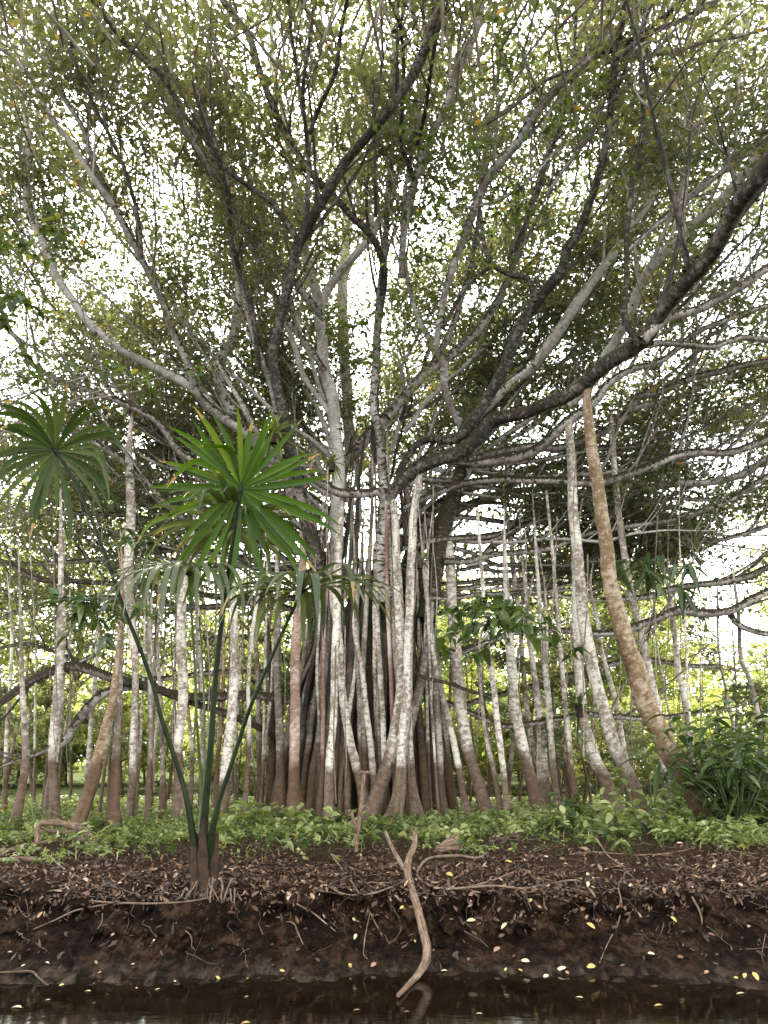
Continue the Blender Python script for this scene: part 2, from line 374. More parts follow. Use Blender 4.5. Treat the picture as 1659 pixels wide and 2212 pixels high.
m, t, p, o = mat_new('river_mud'); M_MUD = m
geo = t.nodes.new('ShaderNodeNewGeometry'); sx = t.nodes.new('ShaderNodeSeparateXYZ'); t.links.new(geo.outputs['Position'], sx.inputs[0])
pos = geo.outputs['Position']
n1 = noise(t, pos, 3.2, 6, .65); n2 = noise(t, pos, 22, 5, .7); n3 = noise(t, pos, 1.1, 3)
n5 = noise(t, mapped(t, pos, (1, .7, 1.2)), 9, 5, .68, .6)
dark = ramp(t, math_(t, 'ADD', math_(t, 'MULTIPLY', n1, .5), math_(t, 'MULTIPLY', n5, .5)), [(.38, (.0020, .0011, .0007)), (.5, (.015, .0082, .0046)), (.61, (.066, .037, .0215))]).outputs[0]
n4 = noise(t, mapped(t, pos, (1, .42, 1)), 8.5, 5, .68, .5)
wet = ramp(t, n4, [(.40, (.006, .004, .0028)), (.5, (.033, .0225, .0155)), (.62, (.085, .062, .045))]).outputs[0]
zf = math_(t, 'ADD', sx.outputs[2], math_(t, 'MULTIPLY', math_(t, 'SUBTRACT', n1, .5), .3))
f1 = ramp(t, zf, [(.02, (1, 1, 1)), (.10, (0, 0, 0))]).outputs[0]
c = mixc(t, f1, dark, wet)
soil = ramp(t, n2, [(.34, (.010, .0055, .003)), (.66, (.065, .036, .020))]).outputs[0]
f2 = ramp(t, zf, [(.58, (0, 0, 0)), (.68, (1, 1, 1))]).outputs[0]
c = mixc(t, f2, c, soil)
yf = math_(t, 'MULTIPLY', math_(t, 'ADD', sx.outputs[1], math_(t, 'MULTIPLY', n3, 3)), .01)
f3 = ramp(t, yf, [(.13, (0, 0, 0)), (.19, (1, 1, 1))]).outputs[0]
grn = ramp(t, n2, [(.3, (.03, .04, .012)), (.7, (.09, .11, .03))]).outputs[0]
c = mixc(t, f3, c, grn)
t.links.new(c, p.inputs['Base Color'])
ro = ramp(t, f1, [(0, (.95, .95, .95)), (1, (.62, .62, .62))]).outputs[0]
t.links.new(ro, p.inputs['Roughness']); t.links.new(ramp(t, f1, [(0, (.06, .06, .06)), (1, (.05, .05, .05))]).outputs[0], p.inputs['Specular IOR Level'])
bump(t, p, math_(t, 'ADD', n1, math_(t, 'ADD', n2, noise(t, pos, 70, 4, .7))), 1.0, .05)
gm = MB(); gm.add(GV, gf, M_MUD)
ground = tag(gm.build('ground'), 'dark mud bank rising to flat leafy ground', None, None, 'structure')
BV = BVHTree.FromPolygons(GV.tolist(), gf.tolist())
def hit(x, y):
    d = ray(x, y).normalized(); r = BV.ray_cast(Vector((0, 0, CAM_H)), d)
    return (r[0], r[1]) if r[0] is not None else (at(x, y, 18)[0], Vector((0, 0, 1)))
def gz(x, y):
    r = BV.ray_cast(Vector((x, y, 60)), Vector((0, 0, -1)))
    return r[0].z if r[0] is not None else .8

m, t, p, o = mat_new('murky_water'); M_WATER = m
pos = t.nodes.new('ShaderNodeNewGeometry').outputs['Position']
n1 = noise(t, mapped(t, pos, (1, 1.6, 1)), 1.3, 3); n2 = noise(t, mapped(t, pos, (1, 2.2, 1)), 7, 3)
t.links.new(ramp(t, n1, [(.3, (.004, .0025, .0013)), (.7, (.009, .0055, .003))]).outputs[0], p.inputs['Base Color'])
p.inputs['Roughness'].default_value = .045; p.inputs['IOR'].default_value = 1.33; p.inputs['Specular IOR Level'].default_value = .22
bump(t, p, math_(t, 'ADD', n1, math_(t, 'MULTIPLY', n2, .25)), .05, .05)
wm = MB(); wm.add([(-600, -300, 0), (600, -300, 0), (600, 9.4, 0), (-600, 9.4, 0)], [[0, 1, 2, 3]], M_WATER)
tag(wm.build('water'), 'still dark brown river water', None, None, 'structure')

# ------------------------------------------------------------------ the banyan
TY = 19.3
tb, _ = at(790, 1760, TY)
banyan = empty('banyan_tree', (tb.x, TY, gz(tb.x, TY)))
tag(banyan, 'huge banyan with spreading limbs and many pale prop roots behind the mud bank', 'tree')
crown = MB()
CL_C, CL_D, CL_S, CL_N = [], [], [], []          # leaf sprays: centre, direction, spread, leaf count
GAPS = []
for gx, gy, rad in [(820, 70, 75), (625, 95, 45), (175, 275, 60), (235, 300, 45), (330, 400, 45), (280, 30, 40), (1570, 560, 45), (1590, 1000, 85), (1500, 960, 60), (1600, 1150, 75),
                    (1520, 1230, 60), (1050, 640, 40), (20, 720, 45), (290, 960, 40), (1420, 120, 40), (1640, 40, 45), (1010, 110, 40), (1130, 80, 35), (250, 640, 35), (600, 640, 35), (1300, 320, 30),
                    (60, 90, 45), (420, 560, 30), (1230, 760, 40), (900, 1130, 30), (770, 1240, 35), (1480, 1080, 60), (60, 1060, 40), (330, 1230, 30)]:
    GAPS.append((gx, gy, rad))
GA = np.array(GAPS, float)
def in_gap(P):
    """Openings in the crown: real holes that run through its leaf layer."""
    P = np.asarray(P, float); d = P - np.array([0, 0, CAM_H])
    fw = d[:, 1] * CP + d[:, 2] * SP; up = -d[:, 1] * SP + d[:, 2] * CP
    x = 829.5 + F * d[:, 0] / np.maximum(fw, .1); y = 1106 - F * up / np.maximum(fw, .1)
    k = ((x[:, None] - GA[None, :, 0]) ** 2 + ((y[:, None] - GA[None, :, 1]) * 1.3) ** 2) / GA[None, :, 2] ** 2
    return (k.min(1) < 1) & (fw > 0)

def sprout(mb, P, r, f0, f1, gap, leafy, mat, lmin=1.4, lmax=4.2, up=.55):
    """Side branches, their twigs and the leaf sprays on them."""
    L = np.concatenate([[0], np.cumsum(np.linalg.norm(np.diff(P, axis=0), axis=1))]); T = unit(np.gradient(P, axis=0))
    n = int(L[-1] * (f1 - f0) / gap)
    if n < 1: return
    s = (f0 + (f1 - f0) * (np.arange(n) + rng.random(n)) / n) * L[-1]
    idx = np.clip(np.searchsorted(L, s), 0, len(P) - 1)
    b = P[idx]; tn = T[idx]; rp = r[idx]
    side = rdir(n, .15, .7); side = unit(side - tn * (side * tn).sum(1, keepdims=True))
    d = unit(tn * .85 + side * .62 + np.array([0, 0, up]) * (.4 + rng.random((n, 1))))
    ln = rng.uniform(lmin, lmax, n) * np.clip(.6 + rp * 4, .6, 1.3)
    def curve(b, d, ln, k, bend):
        pts = [b]; dd = d.copy()
        for q in range(k - 1):
            dd = unit(dd + rng.normal(size=dd.shape) * bend + np.array([0, 0, .10]))
            pts.append(pts[-1] + dd * (ln / (k - 1))[:, None])
        return np.stack(pts, 1)
    C1 = curve(b, d, ln, 6, .09)
    r1 = np.minimum(rp * .5, .012 + ln * .011)
    batch_tubes(mb, C1, r1[:, None] * np.linspace(1, .3, 6)[None], mat, 5)
    k = 5
    bi = np.repeat(np.arange(n), k); st = rng.integers(2, 6, n * k)
    b2 = C1[bi, st]; t2 = unit(C1[bi, np.minimum(st, 5)] - C1[bi, st - 1]); sd = rdir(n * k, .1, .6)
    d2 = unit(t2 * .7 + sd * .8); l2 = rng.uniform(.5, 1.3, n * k)
    C2 = curve(b2, d2, l2, 4, .2)
    batch_tubes(mb, C2, np.repeat(r1, k)[:, None] * .45 * np.linspace(1, .35, 4)[None] + .002, M_TWIG, 3)
    ok = rng.random(n * k) < leafy
    for j in (2, 3):
        CL_C.append(C2[ok, j]); CL_D.append(unit(C2[ok, 3] - C2[ok, 0])); CL_S.append(np.full(ok.sum(), .24)); CL_N.append(np.full(ok.sum(), 15))

def tufts(mb, P, r, per_m, size=.1):
    L = np.concatenate([[0], np.cumsum(np.linalg.norm(np.diff(P, axis=0), axis=1))]); n = int(L[-1] * per_m)
    s = rng.random(n) * L[-1]; s = s[vnoise(np.stack([s * 2.5, s * 0, s * 0], 1), int(rng.integers(999))) > .42]; n = len(s)
    i = np.clip(np.searchsorted(L, s), 1, len(P) - 1); f = ((s - L[i - 1]) / np.maximum(L[i] - L[i - 1], 1e-6))[:, None]
    c = P[i - 1] * (1 - f) + P[i] * f; T = unit(P[i] - P[i - 1])
    o = rdir(n, .7, .8); o = unit(o - T * (o * T).sum(1, keepdims=True))
    leaf_quads(mb, c + o * (r[i] * .92)[:, None], unit(o + rdir(n) * .8), rdir(n), rng.uniform(.4, 1.3, n) * size, size * .45, M_MOSS, rng.random(n))

def limb(pts, Y0, Y1, mat=None, f0=.3, leafy=.8, gap=.5, moss=22, step=.16, up=.55, Ys=None, lmax=4.2):
    mat = mat or M_LIMB
    px = np.array([(a, b) for a, b, _ in pts], float); s = np.concatenate([[0], np.cumsum(np.linalg.norm(np.diff(px, axis=0), axis=1))]); s = s / s[-1]
    P, r = [], []
    for q, (x, y, wd) in zip(s, pts):
        Yq = Y0 + (Y1 - Y0) * q if Ys is None else float(np.interp(q, np.linspace(0, 1, len(Ys)), Ys))
        a, t = at(x, y, Yq); P.append(a); r.append(.5 * wd / F * t)
    P, r = smooth_line(P, r, step)
    P = P + (np.stack([fbm(P * .9, 60 + k, 2) for k in range(3)], 1) - .5) * np.minimum(r, .12)[:, None] * .9
    mb = MB(); tube(mb, P, r, mat, 10 if r.mean() > .06 else 7, .09)
    if moss: tufts(mb, P, r, moss, .06 + .35 * r.mean())
    if px[:, 1].mean() > 740: leafy *= .5       # the low level limbs carry few leaves
    if leafy > 0: sprout(mb, P, r, f0, 1.0, gap, leafy, mat, up=up, lmax=lmax)
    return mb.build('limb', banyan)

def crown_z(x, y):
    return np.interp(y, [4, 9, 16, 22, 28, 34, 40], [12.5, 15.5, 19.0, 18.0, 14.5, 10.5, 7.0]) * (1 - .00045 * (x ** 2))
A2 = lambda x, y, z=1: (829.5 + x / 2, y / 2)
A4 = lambda x, y: (829.5 + x / 2, 737.3 + y / 2)
# --- upper limbs, left half
limb([(690, 1330, 36), (688, 1262, 34), (680, 1187, 32), (655, 1100, 30), (622, 962, 26), (590, 787, 22), (600, 720, 22), (620, 620, 22), (645, 522, 24), (700, 430, 22), (750, 345, 21), (820, 265, 20), (860, 210, 21), (900, 150, 22), (930, 75, 22), (948, 0, 22), (960, -120, 20), (975, -260, 16)], 18.5, 9.5, M_LIMB_SHADED, .35, .55, .7, 30)
limb([(645, 525, 16), (605, 460, 14), (585, 435, 13), (540, 405, 12), (485, 360, 12), (440, 295, 11), (400, 250, 11), (350, 165, 11), (280, 105, 11), (240, 55, 10), (200, 0, 10), (150, -90, 8)], 13.6, 10, M_LIMB_SHADED, .25, .6, .6, 20)
limb([(812, 1000, 18), (808, 880, 18), (812, 780, 17), (818, 690, 16), (832, 590, 15), (800, 510, 15), (760, 470, 15), (715, 420, 15), (670, 370, 15), (630, 310, 15), (600, 250, 15), (560, 150, 15), (540, 85, 14), (510, 40, 14), (480, 0, 13), (430, -90, 11)], 18.5, 12.5, M_LIMB_SHADED, .4, .6, .6)
limb([(640, 1090, 30), (610, 1010, 28), (560, 960, 28), (525, 930, 26), (465, 887, 22), (425, 845, 18), (410, 800, 16), (375, 722, 16), (345, 640, 16), (305, 560, 15), (280, 510, 15), (245, 445, 14), (200, 345, 12), (175, 270, 11), (130, 200, 10), (100, 125, 9), (75, 40, 8), (50, -60, 7)], 18.3, 12.5, M_LIMB, .4, .75, .55)
limb([(245, 445, 12), (185, 360, 12), (155, 310, 12), (115, 260, 11), (75, 185, 10), (30, 125, 9), (0, 105, 9), (-70, 50, 8)], 14.5, 12.5, M_LIMB_PALE, .1, .7, .5, 8)
limb([(465, 887, 20), (420, 842, 20), (350, 802, 19), (280, 767, 18), (235, 737, 17), (195, 700, 17), (155, 645, 17), (120, 590, 16), (90, 525, 15), (62, 460, 14), (57, 400, 13), (60, 300, 12), (50, 225, 11), (30, 165, 10), (-10, 60, 8)], 17.4, 16, M_LIMB_PALE, .3, .8, .5, 10)
limb([(560, 960, 30), (522, 925, 28), (495, 882, 27), (474, 830, 26), (475, 777, 25), (500, 737, 24), (512, 690, 23), (517, 620, 20), (510, 540, 18), (495, 470, 15), (470, 380, 12), (440, 290, 9)], 18.8, 21, M_LIMB_PALE, .5, .8, .5, 6)
limb([(735, 1500, 30), (728, 1250, 30), (728, 1100, 28), (735, 1017, 27), (725, 927, 26), (720, 867, 26), (700, 802, 26), (697, 737, 25), (692, 700, 24), (685, 640, 22), (665, 575, 20), (655, 510, 18), (645, 440, 17), (625, 350, 15), (612, 250, 13), (590, 150, 11), (585, 40, 9), (570, -60, 7)], 19, 16.5, M_LIMB_PALE, .5, .75, .55, 10)
limb([(690, 680, 18), (702, 640, 18), (735, 590, 18), (780, 535, 17), (815, 490, 15), (850, 400, 13), (870, 320, 11), (905, 220, 9)], 18, 19.5, M_LIMB_PALE, .3, .7, .5, 5)
limb([(760, 1000, 26), (750, 880, 24), (742, 740, 24), (740, 640, 23), (745, 560, 22), (748, 480, 22), (752, 400, 18), (765, 300, 14), (790, 200, 10)], 22, 24, M_LIMB_PALE, .4, .8, .5, 4)
limb([(830, 1300, 34), (822, 1200, 32), (832, 1120, 30), (830, 1060, 24), (820, 947, 18), (805, 877, 17), (810, 802, 17), (815, 700, 15), (825, 600, 15), (835, 480, 14), (845, 350, 12), (850, 240, 10), (850, 120, 8), (840, 0, 6)], 18, 15.5, M_LIMB, .45, .7, .55)
limb([(622, 962, 16), (600, 900, 16), (585, 830, 15), (560, 760, 14), (540, 690, 12), (515, 590, 11), (495, 480, 10), (488, 380, 10), (455, 290, 9), (425, 190, 8)], 17.4, 14, M_LIMB, .2, .75, .5)
limb([(700, 800, 14), (660, 740, 14), (620, 690, 13), (575, 600, 12), (500, 450, 11), (440, 350, 10), (390, 270, 9), (330, 150, 9), (290, 50, 8), (260, -40, 7)], 17.5, 15, M_LIMB, .2, .8, .5)
limb([(735, 930, 14), (705, 880, 14), (660, 820, 13), (640, 760, 12), (600, 650, 10), (560, 560, 9), (530, 480, 8)], 18, 20, M_LIMB_PALE, .3, .8, .5, 6)
# --- upper limbs, right half
limb([(830, 1120, 34), (838, 1082, 30), (880, 1027, 29), (920, 1002, 30), (980, 982, 32), (1030, 947, 34), (1065, 907, 32), (1130, 892, 29), (1180, 872, 29), (1220, 857, 30), (1260, 832, 33), (1290, 802, 34), (1335, 767, 35), (1390, 732, 36), (1420, 685, 33), (1450, 645, 33), (1500, 590, 34), (1545, 535, 35), (1595, 440, 38), (1630, 395, 40), (1665, 345, 42), (1760, 230, 44)], 17.8, 8.6, M_LIMB_SHADED, .5, .3, 1.0, 55, Ys=[17.8, 16.6, 15.2, 13.4, 11.2, 9.3, 8.2])
limb([A4(60, 580) + (16,), A4(120, 470) + (16,), A4(190, 420) + (17,), A4(290, 430) + (20,), A4(340, 390) + (24,), A4(410, 300) + (24,), A4(470, 200) + (24,), A4(520, 110) + (24,), (1115, 720, 26), (1155, 660, 25), (1180, 625, 25), (1215, 585, 24), (1225, 540, 23), (1245, 510, 20), (1270, 450, 18), (1295, 375, 16), (1310, 300, 15), (1320, 240, 15), (1330, 135, 15), (1340, 65, 14), (1346, 0, 14), (1350, -110, 12)], 17.5, 10.2, M_LIMB_SHADED, .45, .45, .8, 40)
limb([(1000, 935, 22), (995, 917, 20), (972, 872, 19), (958, 822, 18), (960, 787, 18), (940, 752, 16), (905, 690, 12), (880, 600, 10), (868, 500, 9), (880, 380, 8), (905, 250, 7), (925, 120, 7)], 16.8, 14, M_LIMB, .35, .7, .5)
limb([(835, 900, 20), (880, 847, 22), (945, 787, 22), (1000, 742, 20), (1050, 690, 18), (1090, 620, 15), (1120, 540, 13), (1150, 440, 12), (1180, 340, 11), (1220, 220, 10), (1260, 120, 9), (1300, 20, 8)], 18, 17, M_LIMB, .3, .75, .5)
limb([(1000, 930, 18), (1060, 872, 18), (1110, 825, 19), (1150, 795, 21), (1200, 725, 23), (1240, 665, 23), (1280, 605, 20), (1330, 540, 17), (1400, 440, 15), (1440, 350, 14), (1480, 265, 14), (1530, 185, 13), (1565, 130, 12), (1620, 40, 10)], 18.5, 16, M_LIMB_PALE, .35, .75, .5, 12)
limb([(1230, 880, 20), (1290, 790, 20), (1345, 705, 20), (1380, 625, 23), (1420, 560, 24), (1480, 500, 24), (1555, 435, 24), (1610, 370, 24), (1655, 300, 22), (1720, 200, 18)], 17.5, 13.5, M_LIMB_PALE, .3, .6, .6, 14)
limb([(1385, 735, 26), (1410, 710, 22), (1445, 685, 20), (1505, 670, 20), (1555, 645, 20), (1610, 615, 20), (1660, 580, 18), (1740, 540, 16)], 12.6, 12, M_LIMB, .2, .5, .6, 30)
limb([(1335, 767, 18), (1405, 742, 15), (1480, 742, 14), (1540, 747, 13), (1600, 730, 13), (1660, 735, 12), (1740, 740, 11)], 13.7, 14, M_LIMB, .2, .6, .6, 26)
limb([(1385, 745, 16), (1350, 690, 15), (1353, 600, 11), (1355, 500, 12), (1365, 400, 12), (1380, 340, 11), (1390, 260, 10), (1385, 190, 9), (1390, 80, 8), (1395, -40, 7)], 12.8, 12, M_LIMB_SHADED, .2, .6, .6, 14)
limb([(1355, 540, 9), (1400, 500, 9), (1440, 465, 9), (1500, 410, 9), (1545, 380, 8), (1600, 330, 7), (1660, 290, 6)], 12.6, 12.8, M_LIMB, .2, .7, .5, 8)
limb([(1020, 1002, 20), (1110, 987, 21), (1150, 972, 22), (1180, 955, 22), (1230, 905, 22), (1280, 872, 20), (1310, 832, 18), (1360, 800, 15), (1430, 780, 13), (1500, 720, 12), (1570, 690, 12), (1660, 660, 11), (1740, 640, 10)], 17.5, 15, M_LIMB, .4, .7, .5, 30)
limb([(1015, 992, 16), (1080, 977, 17), (1160, 962, 17), (1210, 967, 18), (1290, 937, 18), (1350, 897, 18), (1380, 860, 18), (1430, 847, 17), (1480, 822, 16), (1555, 802, 15), (1610, 787, 14), (1660, 780, 13), (1740, 770, 12)], 18.5, 17, M_LIMB, .45, .7, .5, 26)
limb([(1355, 897, 14), (1375, 882, 14), (1455, 862, 14), (1530, 827, 12), (1580, 812, 11), (1660, 790, 10)], 17.8, 19, M_LIMB_PALE, .3, .7, .5, 10)
limb([(870, 1097, 14), (940, 1067, 14), (995, 1047, 15), (1060, 1037, 16), (1130, 1037, 16), (1205, 1037, 17), (1280, 1042, 17), (1350, 1027, 18), (1405, 1007, 18), (1450, 987, 18), (1505, 977, 18), (1580, 977, 17), (1660, 947, 16), (1740, 920, 14)], 18.3, 16.5, M_LIMB, .45, .6, .5, 26)
limb([(1010, 1220, 18), (1040, 1210, 17), (1070, 1177, 17), (1110, 1147, 17), (1155, 1112, 16), (1210, 1082, 16), (1305, 1082, 17), (1380, 1062, 17), (1450, 1047, 17), (1530, 1042, 16), (1610, 1022, 15), (1660, 987, 14), (1740, 950, 12)], 19.5, 19, M_LIMB_PALE, .45, .7, .5, 16)
limb([(960, 1212, 14), (1010, 1212, 14), (1070, 1197, 13), (1130, 1192, 13), (1190, 1182, 13), (1270, 1152, 13), (1345, 1137, 13), (1430, 1127, 13), (1505, 1107, 12), (1580, 1077, 12), (1660, 1027, 12), (1740, 990, 11)], 18.5, 18.5, M_LIMB, .4, .6, .5, 24)
limb([(1400, 1190, 10), (1450, 1172, 10), (1505, 1172, 10), (1580, 1162, 9), (1660, 1137, 9), (1740, 1120, 8)], 20, 19, M_LIMB, .2, .7, .5, 16)
limb([(1300, 1297, 13), (1390, 1290, 14), (1455, 1272, 15), (1530, 1262, 15), (1610, 1247, 14), (1660, 1227, 14), (1740, 1200, 12)], 19.6, 18, M_LIMB, .3, .5, .6, 20)
limb([(895, 1432, 12), (965, 1417, 12), (1020, 1402, 13), (1110, 1367, 13), (1200, 1362, 14), (1280, 1367, 15), (1340, 1362, 17), (1405, 1342, 18), (1460, 1322, 20), (1520, 1327, 19), (1580, 1320, 18), (1620, 1297, 17), (1660, 1277, 16), (1740, 1240, 14)], 19, 17, M_LIMB, .4, .35, .7, 24)
limb([(1580, 1325, 14), (1590, 1345, 14), (1620, 1362, 13), (1660, 1370, 12), (1740, 1380, 10)], 17.6, 17, M_LIMB, .3, .5, .6, 12)
limb([(1010, 1522, 13), (1070, 1502, 14), (1130, 1487, 14), (1195, 1467, 14), (1255, 1452, 14), (1330, 1432, 13), (1380, 1422, 12), (1480, 1437, 10), (1560, 1440, 8)], 20, 20.5, M_LIMB, .4, .25, .9, 24)
limb([(950, 1512, 11), (1030, 1547, 12), (1085, 1567, 13), (1150, 1562, 13), (1210, 1552, 13), (1255, 1542, 13), (1330, 1547, 13), (1405, 1552, 12), (1450, 1547, 10), (1520, 1535, 7)], 18.5, 18, M_LIMB, .5, .2, .9, 26)
limb([(890, 1440, 10), (955, 1412, 10), (1020, 1397, 11), (1070, 1380, 9), (1120, 1350, 8)], 19, 20, M_LIMB, .5, .3, .9, 16)
limb([(890, 1450, 8), (920, 1465, 8), (970, 1478, 8), (1020, 1495, 8), (1060, 1500, 6)], 17.5, 17.5, M_LIMB_SHADED, .6, .2, 1, 16)
limb([(920, 1340, 46), (930, 1277, 44), (945, 1187, 42), (965, 1117, 40), (978, 1077, 36), (997, 1017, 30), (1010, 975, 22), (1030, 930, 17), (1060, 860, 14), (1080, 780, 11)], 18.6, 19.2, M_LIMB_SHADED, .7, .5, .6, 30)
limb([(870, 1270, 30), (890, 1190, 28), (910, 1140, 26), (950, 1090, 24), (1010, 1060, 20), (1080, 1030, 16), (1180, 1010, 13), (1300, 990, 11), (1420, 940, 9), (1540, 900, 8), (1660, 860, 7)], 19.6, 21, M_LIMB, .45, .7, .5, 20)
limb([(880, 1340, 30), (870, 1260, 28), (900, 1170, 26), (960, 1120, 22), (1040, 1080, 18), (1120, 1060, 14), (1240, 1060, 11), (1400, 1090, 9), (1560, 1110, 8)], 20.3, 22, M_LIMB, .5, .7, .5, 16)
limb([(730, 1010, 24), (760, 985, 26), (790, 950, 26), (835, 900, 24), (880, 850, 20), (930, 800, 16), (980, 700, 13), (1010, 600, 11), (1030, 500, 10), (1040, 380, 9), (1060, 250, 8), (1080, 130, 7)], 19.2, 18, M_LIMB, .5, .75, .5, 10)
limb([(830, 1075, 20), (815, 1062, 19), (795, 1067, 20), (740, 1067, 20), (700, 1047, 19), (650, 1017, 18), (605, 985, 17), (560, 940, 14), (520, 870, 12), (470, 780, 10)], 17.6, 16, M_LIMB, .7, .4, .7, 40)
# --- thinner branches of the upper crown, most in the shade-darkened bark
for pts, Ya, Yb2, mt in [
    ([A2(130, 780) + (11,), A2(100, 690) + (10,), A2(70, 620) + (9,), A2(80, 450) + (8,), A2(85, 290) + (8,), A2(70, 120) + (7,), A2(20, 0) + (6,)], 14, 11, M_LIMB_SHADED),
    ([A2(140, 640) + (10,), A2(180, 480) + (9,), A2(205, 300) + (9,), A2(235, 130) + (8,), A2(280, 0) + (7,)], 13.5, 10.5, M_LIMB_SHADED),
    ([(868, 600, 13), (872, 500, 15), A2(130, 780) + (17,), A2(200, 600) + (17,), A2(280, 430) + (17,), A2(340, 270) + (16,), A2(400, 120) + (15,), A2(425, 0) + (13,), A2(440, -120) + (10,)], 15.5, 12.5, M_LIMB),
    ([(940, 752, 13), (950, 680, 15), (985, 560, 17), (1028, 450, 19), A2(460, 760) + (20,), A2(580, 620) + (20,), A2(640, 520) + (20,), A2(720, 420) + (19,), A2(810, 325) + (18,), A2(900, 250) + (16,), A2(1000, 130) + (15,), A2(1090, 30) + (13,), A2(1180, -80) + (10,)], 15.5, 11.5, M_LIMB),
    ([A2(810, 325) + (12,), A2(950, 270) + (11,), A2(1100, 240) + (10,), A2(1250, 220) + (10,), A2(1400, 180) + (9,), A2(1520, 160) + (8,), A2(1670, 118) + (7,)], 13.2, 11.5, M_LIMB),
    ([A2(900, 250) + (13,), A2(1060, 180) + (13,), A2(1200, 80) + (12,), A2(1290, 0) + (11,), A2(1380, -90) + (9,)], 12.6, 10.8, M_LIMB_SHADED),
    ([A2(1010, 250) + (11,), A2(1130, 150) + (11,), A2(1280, 90) + (11,), A2(1430, 0) + (10,), A2(1530, -80) + (8,)], 11, 10.2, M_LIMB_SHADED),
    ([A2(440, 540) + (7,), A2(560, 460) + (8,), A2(700, 350) + (8,), A2(830, 300) + (7,)], 13, 12.6, M_LIMB_SHADED),
    ([A2(300, 900) + (7,), A2(400, 890) + (7,), A2(500, 860) + (8,), A2(600, 800) + (8,), A2(700, 700) + (7,), A2(750, 640) + (5,)], 12.5, 12, M_LIMB),
    ([A2(650, 1300) + (14,), A2(620, 1200) + (13,), A2(560, 1190) + (12,), A2(480, 1150) + (11,), A2(440, 1080) + (10,), A2(425, 980) + (9,), A2(410, 880) + (7,)], 14.2, 13.5, M_LIMB_SHADED),
    ([A2(470, 1145) + (9,), A2(360, 1230) + (9,), A2(300, 1330) + (9,), A2(250, 1420) + (8,)], 13.8, 15, M_LIMB_SHADED),
    ([A2(1060, 1070) + (12,), A2(1180, 970) + (11,), A2(1300, 870) + (11,), A2(1430, 770) + (10,), A2(1540, 690) + (9,), A2(1670, 590) + (8,)], 14, 13, M_LIMB),
    ([(560, 790, 11), (550, 700, 11), (540, 650, 11), (520, 590, 11), (500, 525, 11), (495, 475, 10), (492, 420, 10), (470, 340, 9), (445, 280, 8), (420, 200, 7)], 16, 12.5, M_LIMB_SHADED),
    ([(700, 690, 15), (645, 620, 15), (595, 565, 14), (545, 510, 14), (500, 450, 14), (470, 395, 13), (440, 340, 13), (405, 280, 11), (360, 200, 10), (300, 110, 8)], 17, 13.5, M_LIMB),
    ([(650, 515, 12), (662, 475, 11), (666, 350, 11), (660, 280, 10), (655, 190, 9), (668, 90, 8), (680, 0, 7)], 13.4, 11, M_LIMB_SHADED),
    ([(658, 260, 8), (645, 180, 8), (630, 75, 8), (622, -10, 7)], 12.6, 11, M_LIMB_SHADED),
    ([(668, 290, 10), (700, 210, 10), (725, 155, 10), (735, 75, 9), (752, -10, 8)], 12.6, 10.6, M_LIMB_SHADED),
    ([(452, 300, 8), (428, 225, 8), (416, 178, 5)], 11.5, 11, M_LIMB_SHADED),
    ([(812, 470, 7), (810, 350, 6), (805, 170, 5)], 14, 12.5, M_LIMB_SHADED),
    ([(1100, 560, 9), (1140, 470, 9), (1190, 330, 8), (1235, 180, 8), (1245, 0, 7)], 14.5, 12, M_LIMB_SHADED),
    ([(1180, 420, 9), (1230, 350, 9), (1290, 270, 8), (1370, 170, 8), (1460, 60, 7)], 13.5, 12, M_LIMB),
    ([(305, 560, 9), (300, 480, 9), (280, 400, 8), (255, 330, 8), (205, 230, 7), (160, 120, 7), (140, 0, 6)], 14.6, 12, M_LIMB_SHADED)]:
    o = limb(pts, Ya, Yb2, mt, .25, .45, .7, 12); o.name = 'branch'
# --- left, low and middle limbs
limb([(700, 1150, 20), (630, 1160, 20), (530, 1155, 18), (425, 1137, 17), (360, 1087, 17), (325, 1047, 17), (280, 1007, 16), (235, 972, 15), (150, 930, 12), (60, 895, 10), (-40, 860, 8)], 19, 16.5, M_LIMB, .35, .6, .5, 16)
limb([(690, 1205, 16), (520, 1165, 15), (400, 1135, 14), (280, 1115, 12), (190, 1110, 11), (100, 1107, 10), (0, 1122, 9), (-80, 1130, 8)], 19, 18, M_LIMB, .35, .5, .5, 16)
limb([(690, 1240, 14), (560, 1215, 14), (440, 1190, 13), (300, 1195, 12), (150, 1215, 10), (0, 1220, 8)], 20, 20, M_LIMB, .3, .7, .5, 12)
limb([(560, 1000, 16), (480, 1010, 15), (400, 985, 14), (350, 922, 13), (300, 887, 12), (210, 847, 12), (125, 822, 11), (65, 782, 11), (40, 737, 10), (-20, 680, 9)], 18.5, 15.5, M_LIMB, .3, .7, .5, 14)
limb([(680, 1290, 14), (500, 1290, 13), (300, 1265, 12), (150, 1255, 11), (80, 1250, 12), (30, 1222, 10)], 20, 17, M_LIMB_SHADED, .4, .5, .6, 16)
limb([(680, 1330, 13), (560, 1300, 12), (420, 1310, 11), (240, 1290, 10), (100, 1300, 9), (0, 1335, 8)], 21, 21, M_LIMB, .3, .7, .5, 12)
limb([(690, 1120, 16), (600, 1080, 15), (500, 1060, 14), (400, 1060, 13), (280, 1075, 11), (140, 1040, 10), (0, 1000, 9)], 21, 22, M_LIMB_PALE, .3, .7, .5, 10)
limb([(650, 1515, 18), (615, 1512, 18), (550, 1502, 18), (475, 1507, 18), (400, 1504, 19), (330, 1487, 20), (270, 1475, 20), (210, 1455, 21), (165, 1440, 22), (120, 1447, 20), (65, 1472, 18), (0, 1518, 17), (-80, 1560, 14)], 18.5, 15.5, M_LIMB_SHADED, .6, .25, .8, 46)
